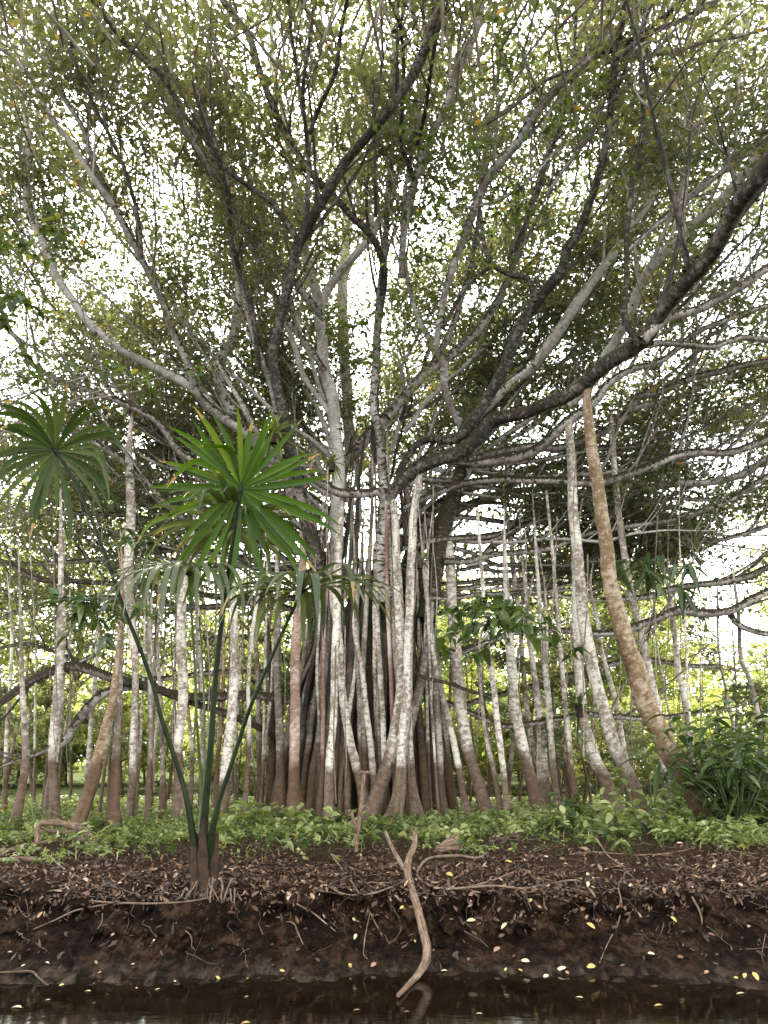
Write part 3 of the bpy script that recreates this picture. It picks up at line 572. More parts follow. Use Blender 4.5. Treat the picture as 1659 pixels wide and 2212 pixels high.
limb([(330, 1480, 16), (250, 1490, 19), (205, 1512, 20), (170, 1552, 20), (140, 1602, 18), (90, 1625, 12), (20, 1648, 9), (-40, 1670, 7)], 17.3, 17.5, M_LIMB, .6, .4, .8, 26)
limb([(640, 1600, 13), (600, 1590, 14), (550, 1567, 14), (500, 1547, 14), (415, 1517, 14), (370, 1500, 12)], 19, 17.6, M_LIMB_SHADED, .6, .2, .9, 30)
limb([(600, 1450, 10), (480, 1452, 11), (385, 1462, 12), (320, 1467, 12), (260, 1480, 10)], 20, 20, M_LIMB, .5, .3, .9, 20)
limb([(200, 1440, 8), (120, 1410, 8), (60, 1392, 8), (0, 1400, 7)], 17, 16.5, M_LIMB_SHADED, .3, .5, .6, 16)
limb([(205, 1415, 9), (170, 1430, 10), (150, 1440, 10), (60, 1480, 8)], 16.5, 17, M_LIMB, .3, .4, .8, 12)

# --- slender branches that fan out from the top of the trunk into the leaf layer
def branch(P, r, f0, leafy, mat, gap=.5, lmax=2.6):
    P, r = smooth_line(P, r, .22); P = P + (np.stack([fbm(P * .7, int(rng.integers(900)), 2) for q in range(3)], 1) - .5) * .45
    mb = MB(); tube(mb, P, r, mat, 6, .08); tufts(mb, P, r, 7, .08); sprout(mb, P, r, f0, 1.0, gap, leafy, mat, lmax=lmax); return mb.build('branch', banyan)
for k in range(44):
    az = rng.uniform(-2.0, 2.0); reach = rng.uniform(5, 14)
    b = np.array([tb.x + math.sin(az) * 1.0, TY + .8 * math.cos(az), rng.uniform(6.0, 11.0)]); e = np.array([tb.x + math.sin(az) * reach, TY + math.cos(az) * reach * .75, 0.]); e[2] = crown_z(e[0], e[1]) + rng.uniform(-2, 2)
    m1 = b * .64 + e * .36 + np.array([0, 0, rng.uniform(-.6, .9)]) + rng.normal(size=3) * .25; m2 = b * .3 + e * .7 + np.array([0, 0, rng.uniform(-.4, .7)]) + rng.normal(size=3) * .35
    branch([b, m1, m2, e], np.array([1, .8, .55, .2]) * rng.uniform(.04, .085), .2, .55, M_LIMB_PALE if k % 3 else M_LIMB)
for k in range(34):     # the long level ones that stretch out low on both sides
    rt = k < 22; Y0 = rng.uniform(18.3, 20); Y1 = rng.uniform(17, 26)
    xs = (rng.uniform(860, 990), rng.uniform(1450, 1760)) if rt else (rng.uniform(620, 720), rng.uniform(-80, 250))
    y0 = rng.uniform(1000, 1330); y1 = y0 + (rng.uniform(-270, 60) if rt else rng.uniform(-180, 90)); pts = []
    for q in range(6):
        f = q / 5; pts.append(np.array(at(xs[0] + (xs[1] - xs[0]) * f, y0 + (y1 - y0) * f ** 1.3 + 26 * math.sin(f * 3.1) + rng.normal() * 7, Y0 + (Y1 - Y0) * f)[0]))
    branch(pts, np.array([1, .9, .8, .65, .45, .2]) * rng.uniform(.04, .085), .25, .5, M_LIMB_PALE if k % 3 == 0 else M_LIMB, .45, 2.0)

# --- the fused trunk: a fluted core and the old roots grown into it
tk = MB()
P, r = smooth_line([at(795, 1800, TY)[0] - Vector((0, 0, .5)), at(795, 1730, TY)[0], at(790, 1600, TY)[0], at(795, 1450, TY)[0], at(805, 1370, TY)[0], at(812, 1290, TY)[0], at(815, 1230, TY)[0]], [1.75, 1.6, 1.42, 1.22, .95, .5, .12], .25)
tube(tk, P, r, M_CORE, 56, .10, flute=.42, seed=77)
for k in range(72):
    a = rng.uniform(0, 2 * math.pi); b0 = np.array([tb.x + rng.uniform(1.55, 2.25) * math.cos(a), TY + rng.uniform(1.4, 1.9) * math.sin(a)])
    rr = rng.uniform(.035, .11); h = rng.uniform(6.0, 11.0); pts = []
    for q, z in enumerate(np.linspace(.3, h, 7)):
        f = q / 6
        c = np.array([tb.x + .25 * f, TY]); wob = rng.normal(size=2) * .05
        xy = c + (b0 - c) * (1.02 - .55 * f ** 1.3) + wob; pts.append((xy[0], xy[1], z))
    P, r = smooth_line(pts, np.linspace(rr * 1.25, rr * .3, 7), .2)
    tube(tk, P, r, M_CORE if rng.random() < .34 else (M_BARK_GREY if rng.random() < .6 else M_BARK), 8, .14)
tk.build('trunk', banyan)

# --- prop roots
def Yb(y): return min(max(1.1 / max(math.tan(-(PITCH - math.atan((y - 1106) / F))), .02), 13.5), 21.5)
def prop(pts, Y=None, Yt=None, mat=None, flare=1.5, label=None):
    mat = mat or M_BARK
    Y = Y or Yb(pts[0][1]); Yt = Yt or Y
    P, r = [], []
    if pts[-1][1] > 1120 and flare not in (1.1, 1.15):      # carry the root on up to the limbs it hangs from
        (xa, ya, _), (xb, yb, wb) = pts[-2], pts[-1]; e = rng.uniform(140, 320); k = np.clip((xb - xa) / max(ya - yb, 1), -.25, .25)
        pts = list(pts) + [(xb + k * e * .5 + rng.normal() * 6, yb - e * .5, wb * .65), (xb + k * e * .6 + rng.normal() * 10, yb - e, wb * .16)]
    y0, y1 = pts[0][1], pts[-1][1]
    for x, y, wd in pts:
        a, t = at(x, y, Y + (Yt - Y) * (y - y0) / (y1 - y0)); P.append(a); r.append(.5 * wd / F * t)
    g = gz(P[0].x, P[0].y); d = P[0] - P[1]
    if P[0].z > g - .1:
        k = (P[0].z - g + .25) / max(-d.normalized().z, .3); P.insert(0, P[0] + d.normalized() * k); r.insert(0, r[0] * flare)
    P, r = smooth_line(P, r, .14)
    P = P + (np.stack([fbm(P * np.array([1, 1, .8]), 70 + k + len(banyan.children), 2) for k in range(3)], 1) - .5) * r[:, None] * .7
    h = P[:, 2] - P[:, 2].min(); r = r * (1 + (flare - 1) * np.exp(-h / .45))
    mb = MB(); big = r.mean() > .05
    tube(mb, P, r, mat, 14 if big else 7, .10 if big else .06, flute=.10 if big else 0)
    if big:     # low buttress ridges that run down into the soil
        for k in range(3):
            a = rng.uniform(0, 6.28); dv = np.array([math.cos(a), math.sin(a), 0])
            i1 = min(int(rng.uniform(6, 14)), len(P) - 1); b = P[i1] + dv * r[i1] * .55; rr = r[min(5, len(r) - 1)] * .5
            e = P[0] + dv * r[0] * .95; e[2] = g - .12
            mid = P[i1 // 2] + dv * r[i1 // 2] * .75
            Q, q = smooth_line([b, mid, e], [rr * .5, rr * .9, rr * 1.05], .12); tube(mb, Q, q, mat, 7, .1)
    o = mb.build('prop_root', banyan)
    if label: o['label'] = label
    return o
# centre
prop([(633, 1752, 26), (636, 1640, 22), (640, 1500, 22), (640, 1380, 22), (648, 1290, 20), (655, 1180, 16)], 17.2, 18, M_BARK_RED, 1.7)
prop([(690, 1742, 13), (697, 1635, 11), (699, 1444, 10), (702, 1330, 8)], 17.6, 18, M_BARK_RED)
prop([(690, 1694, 8), (689, 1545, 7), (685, 1450, 7), (690, 1340, 6)], 17.9)
prop([(711, 1778, 21), (713, 1690, 19), (716, 1620, 17), (723, 1545, 16), (724, 1426, 17), (728, 1300, 18), (733, 1150, 16), (740, 1068, 9)], 16.6, 17.6)
prop([(785, 1730, 22), (778, 1688, 20), (757, 1605, 19), (742, 1516, 18), (736, 1450, 16), (733, 1380, 14)], 17.2, 17.8)
prop([(783, 1700, 18), (781, 1620, 17), (778, 1516, 16), (775, 1450, 15), (770, 1370, 13)], 17.9, 18, M_BARK_GREY)
prop([(812, 1735, 18), (808, 1688, 15), (799, 1605, 14), (790, 1530, 13), (780, 1440, 11)], 17.5, 18)
prop([(742, 1752, 27), (738, 1650, 24), (735, 1560, 21), (735, 1480, 18)], 18.2, 18.4, M_BARK_GREY)
prop([(818, 1700, 10), (812, 1516, 10), (810, 1426, 10), (808, 1330, 9)], 18)
prop([(833, 1720, 13), (831, 1665, 12), (828, 1575, 12), (822, 1450, 12), (815, 1350, 10)], 17.6, 18)
prop([(852, 1690, 9), (849, 1575, 9), (843, 1426, 9), (836, 1290, 9), (833, 1085, 5)], 17.3, 17.3, M_BARK_RED)
prop([(805, 1750, 34), (822, 1700, 30), (848, 1620, 28), (862, 1545, 26), (869, 1450, 24), (864, 1350, 21), (858, 1237, 19), (852, 1110, 16), (846, 1072, 11)], 16.8, 17.5, None, 1.3)
prop([(850, 1765, 30), (862, 1690, 24), (872, 1590, 20), (880, 1480, 20), (882, 1380, 20), (886, 1237, 19), (894, 1120, 17), (904, 1046, 15), (908, 1012, 10)], 16.5, 17.15, None, 1.4)
prop([(893, 1740, 22), (885, 1635, 18), (880, 1545, 17), (880, 1450, 14)], 17.6, 17.8)
prop([(890, 1560, 20), (900, 1516, 21), (918, 1438, 22), (925, 1380, 20), (928, 1300, 18)], 18, 18.2, M_BARK_GREY, 1.1)
prop([(955, 1740, 15), (950, 1635, 14), (944, 1545, 14), (938, 1441, 13), (932, 1380, 12)], 18.2, 18.4)
prop([(1010, 1745, 17), (1001, 1712, 14), (980, 1605, 14), (959, 1516, 13), (940, 1436, 12), (930, 1370, 9)], 17.6, 18.2)
prop([(930, 1730, 9), (910, 1605, 8), (906, 1516, 8), (905, 1400, 7)], 18.6)
prop([(931, 1735, 8), (924, 1605, 7), (921, 1480, 7), (918, 1360, 6)], 18.1)
prop([(946, 1735, 7), (936, 1590, 6), (930, 1480, 6), (925, 1340, 5)], 17.8)
prop([(968, 1745, 12), (962, 1640, 11), (955, 1540, 10), (945, 1430, 9)], 18.6, 19, M_BARK_GREY)
prop([(985, 1740, 9), (970, 1640, 8), (962, 1560, 8), (950, 1450, 7)], 18.9, 19)
prop([(1045, 1725, 26), (1035, 1690, 25), (1006, 1605, 26), (992, 1510, 26), (984, 1400, 24), (976, 1310, 22), (974, 1230, 21), (966, 1120, 20), (969, 1085, 16), (978, 1050, 10)], 17.6, 19.0, None, 1.3)
prop([(605, 1745, 22), (605, 1635, 18), (602, 1540, 17), (598, 1450, 15), (600, 1340, 13)], 18, 18.4, M_BARK_GREY)
prop([(566, 1740, 8), (569, 1635, 7), (572, 1471, 6), (575, 1330, 6)], 18.4)
prop([(563, 1740, 12), (560, 1600, 11), (557, 1516, 10), (552, 1400, 9)], 19, 19, M_BARK_GREY)
prop([(585, 1745, 16), (588, 1600, 15), (585, 1480, 13), (580, 1390, 11)], 19, 19, M_CORE)
prop([(530, 1745, 12), (537, 1600, 10), (537, 1466, 9), (548, 1350, 9)], 17.5)
# right
prop([(1085, 1772, 14), (1072, 1700, 12), (1060, 1640, 11), (1050, 1590, 9), (1040, 1500, 7), (1035, 1400, 6)], 16.6, 17, M_BARK_GREY)
prop([(1098, 1775, 14), (1090, 1690, 13), (1080, 1596, 14), (1068, 1500, 13), (1060, 1440, 12), (1052, 1380, 10), (1040, 1230, 8), (1030, 1100, 7)], 16.4, 17)
prop([(1158, 1740, 26), (1148, 1690, 24), (1125, 1596, 22), (1112, 1510, 21), (1105, 1441, 20), (1100, 1366, 18), (1096, 1290, 14)], 17.4, 17.8)
prop([(1175, 1720, 26), (1172, 1650, 24), (1170, 1590, 20), (1160, 1500, 14), (1150, 1420, 11), (1140, 1330, 9)], 18.6, 19)
prop([(1202, 1722, 14), (1194, 1640, 13), (1187, 1541, 13), (1178, 1450, 12), (1170, 1366, 11), (1165, 1290, 9)], 18, 18.3)
prop([(1240, 1722, 12), (1232, 1640, 11), (1225, 1566, 11), (1217, 1480, 10), (1210, 1391, 9), (1195, 1200, 7), (1180, 1060, 6)], 17.6, 18)
prop([(1318, 1725, 34), (1310, 1696, 30), (1285, 1640, 26), (1270, 1596, 24), (1256, 1541, 22), (1250, 1441, 21), (1246, 1366, 20), (1245, 1290, 16)], 18, 18.3, M_BARK)
prop([(1380, 1735, 34), (1372, 1705, 30), (1333, 1626, 28), (1310, 1550, 27), (1283, 1456, 26), (1266, 1356, 25), (1256, 1287, 23), (1248, 1200, 22), (1240, 1112, 21), (1234, 1000, 18), (1229, 925, 15), (1227, 903, 11)], 16.8, 16.75, None, 1.25)
prop([(1530, 1765, 44), (1515, 1745, 42), (1485, 1690, 42), (1450, 1626, 44), (1425, 1570, 44), (1397, 1516, 44), (1375, 1450, 42), (1350, 1370, 38), (1333, 1316, 36), (1320, 1255, 33), (1308, 1170, 31), (1298, 1100, 29), (1288, 1030, 27), (1278, 962, 23), (1270, 890, 20), (1268, 862, 18), (1272, 840, 16), (1280, 828, 11)], 15.2, 14.35, M_BARK_BROWN, 1.15, 'thick leaning prop root with ringed ochre brown bark')
prop([(1440, 1725, 18), (1425, 1560, 17), (1405, 1457, 17), (1385, 1370, 16), (1368, 1302, 16), (1352, 1215, 15), (1340, 1137, 14), (1330, 1050, 13), (1325, 987, 12), (1322, 930, 10), (1320, 890, 5)], 18.4, 17.5)
prop([(1500, 1700, 15), (1490, 1596, 14), (1478, 1510, 13), (1465, 1441, 13), (1455, 1360, 12), (1448, 1300, 10)], 19.5)
prop([(1360, 1700, 14), (1345, 1600, 12), (1325, 1500, 11), (1300, 1410, 10), (1290, 1340, 9)], 19, 19.5)
prop([(1225, 1700, 10), (1215, 1600, 8), (1160, 1480, 7), (1140, 1380, 6)], 20)
prop([(1650, 1700, 12), (1640, 1560, 11), (1620, 1470, 10), (1600, 1420, 9), (1595, 1330, 8)], 18, 17.4, M_BARK_GREY)
prop([(1120, 1220, 10), (1110, 1180, 10), (1105, 1100, 8)], 18, 18) if False else None
prop([(1160, 1690, 11), (1135, 1500, 10), (1120, 1320, 10), (1108, 1220, 11), (1104, 1170, 10)], 19.8, 19.2)
# left
prop([(28, 1790, 22), (42, 1730, 18), (55, 1641, 15), (55, 1580, 14), (50, 1507, 12), (46, 1420, 9)], 15.3, 15.8, M_BARK_GREY)
prop([(118, 1772, 20), (115, 1700, 17), (112, 1641, 17), (120, 1550, 18), (126, 1491, 18), (130, 1420, 18), (134, 1366, 17), (132, 1280, 13)], 16.2, 16.6)
prop([(100, 1770, 15), (105, 1700, 13), (122, 1620, 11), (133, 1520, 11), (138, 1460, 10)], 16.9, 17)
prop([(168, 1786, 30), (182, 1740, 26), (197, 1700, 27), (215, 1630, 26), (232, 1560, 20), (243, 1510, 17), (250, 1455, 15), (256, 1400, 12)], 15.3, 16.2, M_BARK_BROWN, 1.2, 'leaning prop root with bare orange brown bark')
prop([(246, 1790, 28), (248, 1730, 22), (252, 1640, 17), (256, 1560, 14), (259, 1466, 13), (262, 1380, 11)], 15.6, 16.4, M_BARK_GREY)
prop([(276, 1778, 15), (284, 1700, 14), (288, 1616, 13), (292, 1480, 14), (288, 1400, 15), (282, 1320, 18), (277, 1237, 21), (283, 1130, 20), (282, 1050, 19), (279, 987, 16), (281, 935, 11), (285, 890, 5)], 16.8, 17.4)
prop([(320, 1780, 17), (321, 1700, 11), (326, 1600, 9), (325, 1506, 9), (322, 1400, 8)], 16, 16.6, M_BARK_GREY)
prop([(382, 1772, 26), (384, 1690, 20), (386, 1610, 20), (395, 1520, 20), (396, 1460, 22), (392, 1390, 20), (392, 1330, 18), (400, 1230, 14)], 16.6, 17.2)
prop([(350, 1770, 16), (352, 1690, 12), (350, 1600, 9), (345, 1480, 8), (340, 1380, 7)], 17.2, 17.4, M_BARK_GREY)
prop([(480, 1760, 20), (483, 1705, 20), (492, 1616, 20), (500, 1560, 20), (505, 1490, 20), (506, 1400, 18), (505, 1330, 16)], 16.8, 17.4)
prop([(410, 1765, 10), (415, 1640, 8), (405, 1520, 8), (400, 1420, 7)], 18)
prop([(465, 1765, 14), (468, 1660, 10), (480, 1540, 9), (483, 1420, 8)], 18.5, 18.5, M_BARK_RED)
prop([(195, 1770, 16), (190, 1690, 12), (198, 1560, 10), (208, 1430, 9)], 18.2)
prop([(430, 1760, 8), (437, 1560, 8), (430, 1350, 7), (425, 1240, 6)], 18.8)
prop([(10, 1770, 10), (14, 1600, 9), (22, 1480, 8), (26, 1380, 7)], 17.5)
# thin ones at random, hung from about limb height down to the ground
for k in range(34):
    x = rng.uniform(-60, 1560) if k % 3 else rng.uniform(0, 620); Y = rng.uniform(16.6, 22.5); yb = 1745; yt = rng.uniform(1180, 1440)
    lean = np.interp(x, [0, 800, 1660], [25, 0, -60]) + rng.normal() * 16; wd = rng.uniform(4, 9) * 17 / Y
    prop([(x, yb, wd), (x + lean * .4 + rng.normal() * 3, 1620, wd), (x + lean * .75, 1500, wd * .95), (x + lean, yt, wd * .8)], Y, Y, M_BARK if rng.random() < .45 else M_BARK_GREY)
# hanging aerial roots that have not reached the ground
for k in range(80):
    x = rng.uniform(-40, 1640); Y = rng.uniform(15, 21); yt = rng.uniform(900, 1450); ln = rng.uniform(120, 480); wd = rng.uniform(1.6, 3.6)
    pts = []; n = 5
    for q in range(n): pts.append((x + rng.normal() * 3 - (x - 830) * .02 * q / n, min(yt + ln * q / (n - 1), 1735)))
    P = [at(a, b, Y)[0] for a, b in pts]; P, r = smooth_line(P, np.linspace(wd, wd * .6, n) * .5 / F * Y * 1.05, .3)
    mb = MB(); tube(mb, P, r, M_TWIG if rng.random() < .6 else M_BARK_GREY, 4, 0); mb.build('aerial_root', banyan)

# --- crown: the leaf layer of the umbrella, filled between the limbs
nf = 8600
fx = rng.uniform(-24, 24, nf); fy = 4 + 28 * rng.random(nf) ** .9; fz = crown_z(fx, fy) + rng.uniform(-2.2, 2.2, nf)
FC = np.stack([fx, fy, fz], 1)
keep = (rng.random(nf) < np.interp(FC[:, 1], [4, 10, 15, 21, 25, 30], [.64, .72, .98, .82, .42, .34])) & (fbm(FC * np.array([.42, .42, .6]), 91, 2) > .41) & ~in_gap(FC); FC = FC[keep]
# twigs under the layer
nb_ = len(FC); d = rdir(nb_, .35, .5); out_ = unit(FC - np.array([tb.x, TY, 6.0])); d = unit(d * .7 + out_ * .9)
tp = np.stack([FC - d * 1.5 + rng.normal(size=FC.shape) * .15, FC - d * .7 + rng.normal(size=FC.shape) * .12, FC - d * .0, FC + d * .6], 1)
tw = MB(); batch_tubes(tw, tp, rng.uniform(.008, .026, nb_)[:, None] * np.array([1.2, 1, .7, .3])[None], M_TWIG, 4)
tag(tw.build('twigs', banyan), None, None, None, 'stuff')
CL_C.append(FC); CL_D.append(d); CL_S.append(rng.uniform(.32, .6, nb_)); CL_N.append(rng.integers(20, 42, nb_))
# middle depth of leaves in the lower outer skirt, left and right
for (xa, xb, ya, yb, Ya, Yb_, n) in [(-80, 640, 880, 1400, 18, 27, 480), (1000, 1740, 760, 1330, 19, 28, 330), (560, 1050, 900, 1330, 21, 30, 260)]:
    PP = np.array([tuple(at(rng.uniform(xa, xb), rng.uniform(ya, yb), rng.uniform(Ya, Yb_))[0]) for _ in range(n)])
    PP = PP[~in_gap(PP)]; k = len(PP)
    CL_C.append(PP); CL_D.append(rdir(k, .1, .4)); CL_S.append(rng.uniform(.22, .42, k)); CL_N.append(rng.integers(16, 36, k))
C = np.concatenate(CL_C); D = np.concatenate(CL_D); S = np.concatenate(CL_S); NN = np.concatenate(CL_N).astype(int)
g = in_gap(C) & (rng.random(len(C)) < .85); C, D, S, NN = C[~g], D[~g], S[~g], NN[~g]
ct = rng.normal(0, .13, len(C)) + (fbm(C * .3, 55, 2) - .5) * .5
ii = np.repeat(np.arange(len(C)), NN); n = len(ii)
off = rng.normal(size=(n, 3)) * S[ii][:, None] * np.array([1, 1, .5]) + D[ii] * (rng.random((n, 1)) - .5) * S[ii][:, None] * 1.6
ld = rdir(n, -.25, .5); ln_ = unit(rng.normal(size=(n, 3)) * .62 + np.array([0, 0, 1.0]))
tint = np.clip(.45 + ct[ii] + rng.normal(0, .15, n), 0, .9); yl = rng.random(n) < .018; tint[yl] = rng.uniform(.93, 1, yl.sum())
sz = rng.uniform(.12, .23, n)
leaf_quads(crown, C[ii] + off, ld, ln_, sz, sz * rng.uniform(.42, .6, n), M_LEAF, tint)
crown.build('crown', banyan, smooth=False)
print('LEAVES', n, 'clusters', len(C))

# --- nearer leafy sprays of the banyan, with leaves large enough to see
def spray(px, py, Y, spread, n, size, mb, mat=M_LEAF_NEAR, stems=6):
    c, t = at(px, py, Y); c = np.array(c)
    d = rdir(stems, .1, .5); P = np.stack([c - d * spread * 1.2 * 0 + d * spread * q for q in (0, .35, .7, 1.0)], 1) + rng.normal(size=(stems, 4, 3)) * spread * .06
    batch_tubes(mb, P, np.full((stems, 1), .008) * np.array([[1, .8, .6, .4]]), M_TWIG, 4)
    i = rng.integers(0, stems, n); f = rng.random(n) * 3; a = f.astype(int); fr = (f - a)[:, None]
    base = P[i, a] * (1 - fr) + P[i, np.minimum(a + 1, 3)] * fr
    ld = unit(d[i] * .5 + rdir(n, -.15, .6)); nn = unit(rng.normal(size=(n, 3)) * .5 + np.array([0, 0, 1.0]))
    s = rng.uniform(.7, 1.25, n) * size
    leaf_fine(mb, base, ld, nn, s, s * .5, mat, np.clip(rng.normal(.5, .25, n), 0, 1), .2)
near = MB()
for (x, y, Y, sp, n, s) in [(1010, 330, 11, .8, 60, .13), (930, 420, 11.5, .8, 70, .13), (1000, 520, 12, .9, 80, .12), (900, 560, 12, .7, 60, .13), (770, 700, 13, .6, 50, .15), (800, 780, 13, .6, 40, .14), (1130, 400, 11, .9, 60, .13),
                            (1210, 220, 10, .7, 40, .14), (1250, 270, 10, .5, 30, .14), (1080, 120, 10, .7, 40, .13), (880, 280, 11, .6, 40, .13), (1180, 480, 12, .8, 60, .12), (1050, 620, 13, .8, 50, .12), (850, 640, 12.5, .7, 50, .13), (960, 700, 13, .7, 50, .12), (1300, 400, 12, .7, 40, .12)]:
    spray(x, y, Y, sp, n, s, near)
near.build('leafy_spray', banyan)

# ------------------------------------------------------------------ fan palm on the lip of the bank
def palm_blade(name, parent, hub, axis, nrm, spread, n, length, width, mat, droop, kink=0.0, cone=.12, seed=1):
    """A round fan split into strap leaflets; axis: where the stalk's line goes on, nrm: the face of the fan."""
    rg = np.random.default_rng(seed); mb = MB()
    a = unit(np.array(axis, float)); nr_ = np.array(nrm, float); nr_ = unit(nr_ - a * np.dot(nr_, a)); b = np.cross(nr_, a)
    K = 13; V = []; Fc = []; tn = []
    for k in range(n):
        ph = -spread + 2 * spread * (k + .5) / n + rg.normal() * .03
        d = a * math.cos(ph) + b * math.sin(ph) + nr_ * (cone + rg.normal() * .07); d = unit(d)
        ln = length(ph) * (rg.uniform(.9, 1.1) if rg.random() < .85 else rg.uniform(.6, .9)); w_ = width * rg.uniform(.75, 1.15)
        ws = np.interp(np.linspace(0, 1, K), [0, .12, .3, .5, .7, .88, 1], [.16, .42, .8, 1, .85, .42, .04]) * w_ * .5
        kk = int(rg.uniform(.42, .75) * K) if rg.random() < kink else 99
        dr = droop * rg.uniform(.6, 1.5); p_ = np.array(hub, float); c = unit(np.cross(nr_, d)); base = len(V)
        tw = rg.normal() * 1.0; lat = unit(np.cross(nr_, d))
        for q in range(K):
            s_ = q / (K - 1); n2 = unit(np.cross(d, c)); n2 = n2 if np.dot(n2, nr_) > 0 else -n2
            V += [p_ + c * ws[q] + n2 * ws[q] * .28, p_, p_ - c * ws[q] + n2 * ws[q] * .28]
            g_ = dr * s_ ** 1.3 * 1.0
            if q >= kk and q < kk + 3: g_ += 1.1
            d = unit(d + np.array([0, 0, -1.0]) * g_ / (K - 1) * 6 + lat * tw * .02)
            c = unit(c - d * np.dot(c, d)); p_ = p_ + d * ln / (K - 1)
        for q in range(K - 1):
            for j in (0, 1):
                Fc.append((base + q * 3 + j, base + q * 3 + j + 1, base + q * 3 + j + 4, base + q * 3 + j + 3))
        v_ = float(np.clip(rg.normal(.45, .18), 0, .85)); dry = rg.integers(K - 3, K) if rg.random() < .45 else K
        tn += [v_ if q < dry else 1.0 for q in range(K - 1) for j in (0, 1)]
    mb.add(np.array(V), np.array(Fc), mat, np.array(tn))
    sph, sr = smooth_line([np.array(hub) - a * .09, np.array(hub) - a * .02, np.array(hub) + a * .1], [.022, .034, .008], .02); tube(mb, sph, sr, M_STALK, 8, 0)
    return mb.build(name, parent)
def Apx(x, y, Y): return np.array(at(x, y, Y)[0])
pb, _n = hit(440, 1925)
palm = empty('fan_palm', (pb.x, 9.25, gz(pb.x, 9.25)))
tag(palm, 'young fan palm with round split leaves on long stalks, rooted on the bank lip', 'palm')
def stalk(pts, mat, seed):
    P, r = [], []
    for x, y, wd, Y in pts: a, t = at(x, y, Y); P.append(a); r.append(.36 * wd / F * t)
    P, r = smooth_line(P, r, .07); mb = MB(); tube(mb, P, r, mat, 9, .05, seed=seed)
    return mb.build('frond', palm), P
fr, P = stalk([(430, 1880, 28, 9.2), (416, 1800, 22, 9.15), (403, 1725, 17, 9.1), (385, 1660, 15, 9.1), (350, 1556, 13, 9.0), (328, 1472, 12, 9), (298, 1390, 12, 8.95), (262, 1300, 11, 8.9), (220, 1180, 11, 8.85), (176, 1070, 10, 8.8), (150, 1020, 10, 8.75), (120, 974, 10, 8.7)], M_STALK, 1)
palm_blade('blade', fr, P[-1], (-.5, -.35, .75), (.1, -.85, -.2), 2.95, 32, lambda p: .92 + .22 * abs(p) / 2.8, .07, M_PALM_DULL, .58, .42, .14, 11)
fr, P = stalk([(436, 1880, 30, 9.25), (440, 1800, 26, 9.2), (445, 1720, 22, 9.15), (456, 1600, 19, 9.05), (464, 1480, 17, 9.0), (475, 1370, 16, 8.9), (488, 1270, 15, 8.8), (503, 1170, 14, 8.65), (514, 1100, 13, 8.55), (520, 1056, 12, 8.5)], M_STALK, 2)
palm_blade('blade', fr, P[-1], (.10, -.25, .95), (-.05, -.9, -.2), 3.05, 42, lambda p: 1.02 + .55 * (abs(p) / 3) ** 2, .078, M_PALM, .10, .16, .04, 12)
fr, P = stalk([(445, 1880, 20, 9.35), (446, 1750, 12, 9.45), (452, 1600, 9, 9.3), (470, 1400, 8, 9.2), (492, 1250, 8, 9.05), (508, 1142, 8, 8.95)], M_STALK_PALE, 3)
palm_blade('blade', fr, P[-1], (.1, -.85, .2), (.05, -.45, .9), 3.0, 36, lambda p: 1.15, .08, M_PALM_SHEEN, .55, .1, .2, 13)
fr, P = stalk([(432, 1860, 18, 9.3), (434, 1700, 9, 9.4), (425, 1556, 8, 9.2), (420, 1430, 8, 9.1), (412, 1300, 8, 9.0), (408, 1240, 9, 8.95)], M_STALK_PALE, 4)
palm_blade('blade', fr, P[-1], (-.1, -.9, -.25), (0, -.45, 1), 3.0, 44, lambda p: 1.35, .07, M_PALM_SHEEN, 1.05, .3, .32, 14)
fr, P = stalk([(450, 1880, 28, 9.2), (458, 1800, 22, 9.1), (472, 1735, 16, 9.05), (500, 1650, 13, 9.0), (538, 1535, 12, 8.9), (580, 1435, 11, 8.8), (620, 1345, 10, 8.75), (652, 1278, 10, 8.7)], M_STALK, 5)
palm_blade('blade', fr, P[-1], (.6, -.7, .05), (0, -.16, 1), 3.05, 40, lambda p: 1.35, .078, M_PALM_SHEEN, .72, .35, .28, 15)
fr, P = stalk([(440, 1860, 12, 9.35), (441, 1700, 8, 9.5), (442, 1560, 7, 9.55), (438, 1440, 6, 9.6), (430, 1330, 5, 9.6)], M_STALK_PALE, 6)
mb = MB()
for (x0, y0, x1, y1, wd, Y) in [(440, 2000, 440, 1800, 52, 9.22), (425, 1935, 420, 1815, 24, 9.12), (455, 1935, 466, 1800, 24, 9.15), (440, 1925, 438, 1770, 22, 9.08), (432, 1930, 408, 1835, 18, 9.2), (450, 1930, 480, 1850, 16, 9.2)]:
    a, t = at(x0, y0, Y); b, t2 = at(x1, y1, Y + .05); P, r = smooth_line([a, (a + b) / 2, b], [wd * .55 / F * t, wd * .5 / F * t, wd * .3 / F * t], .05); tube(mb, P, r, M_SHEATH, 12, .14)
mb.build('stem', palm)
mb = MB()
for k in range(46):
    x = 440 + rng.normal() * 24; a = np.array(at(x, 1915 + rng.uniform(-20, 30), 9.1)[0]); pts = [a]
    d = unit(np.array([rng.normal() * .6, -.6, -.6]))
    for q in range(5): d = unit(d + np.array([rng.normal() * .25, .04, -.3])); pts.append(pts[-1] + d * rng.uniform(.05, .13))
    P, r = smooth_line(pts, np.linspace(.011, .004, 6), .05); tube(mb, P, r, M_ROOT if k % 3 else M_WOOD_DARK, 5, .1)
tag(mb.build('fine_roots', palm), None, None, None, 'stuff')

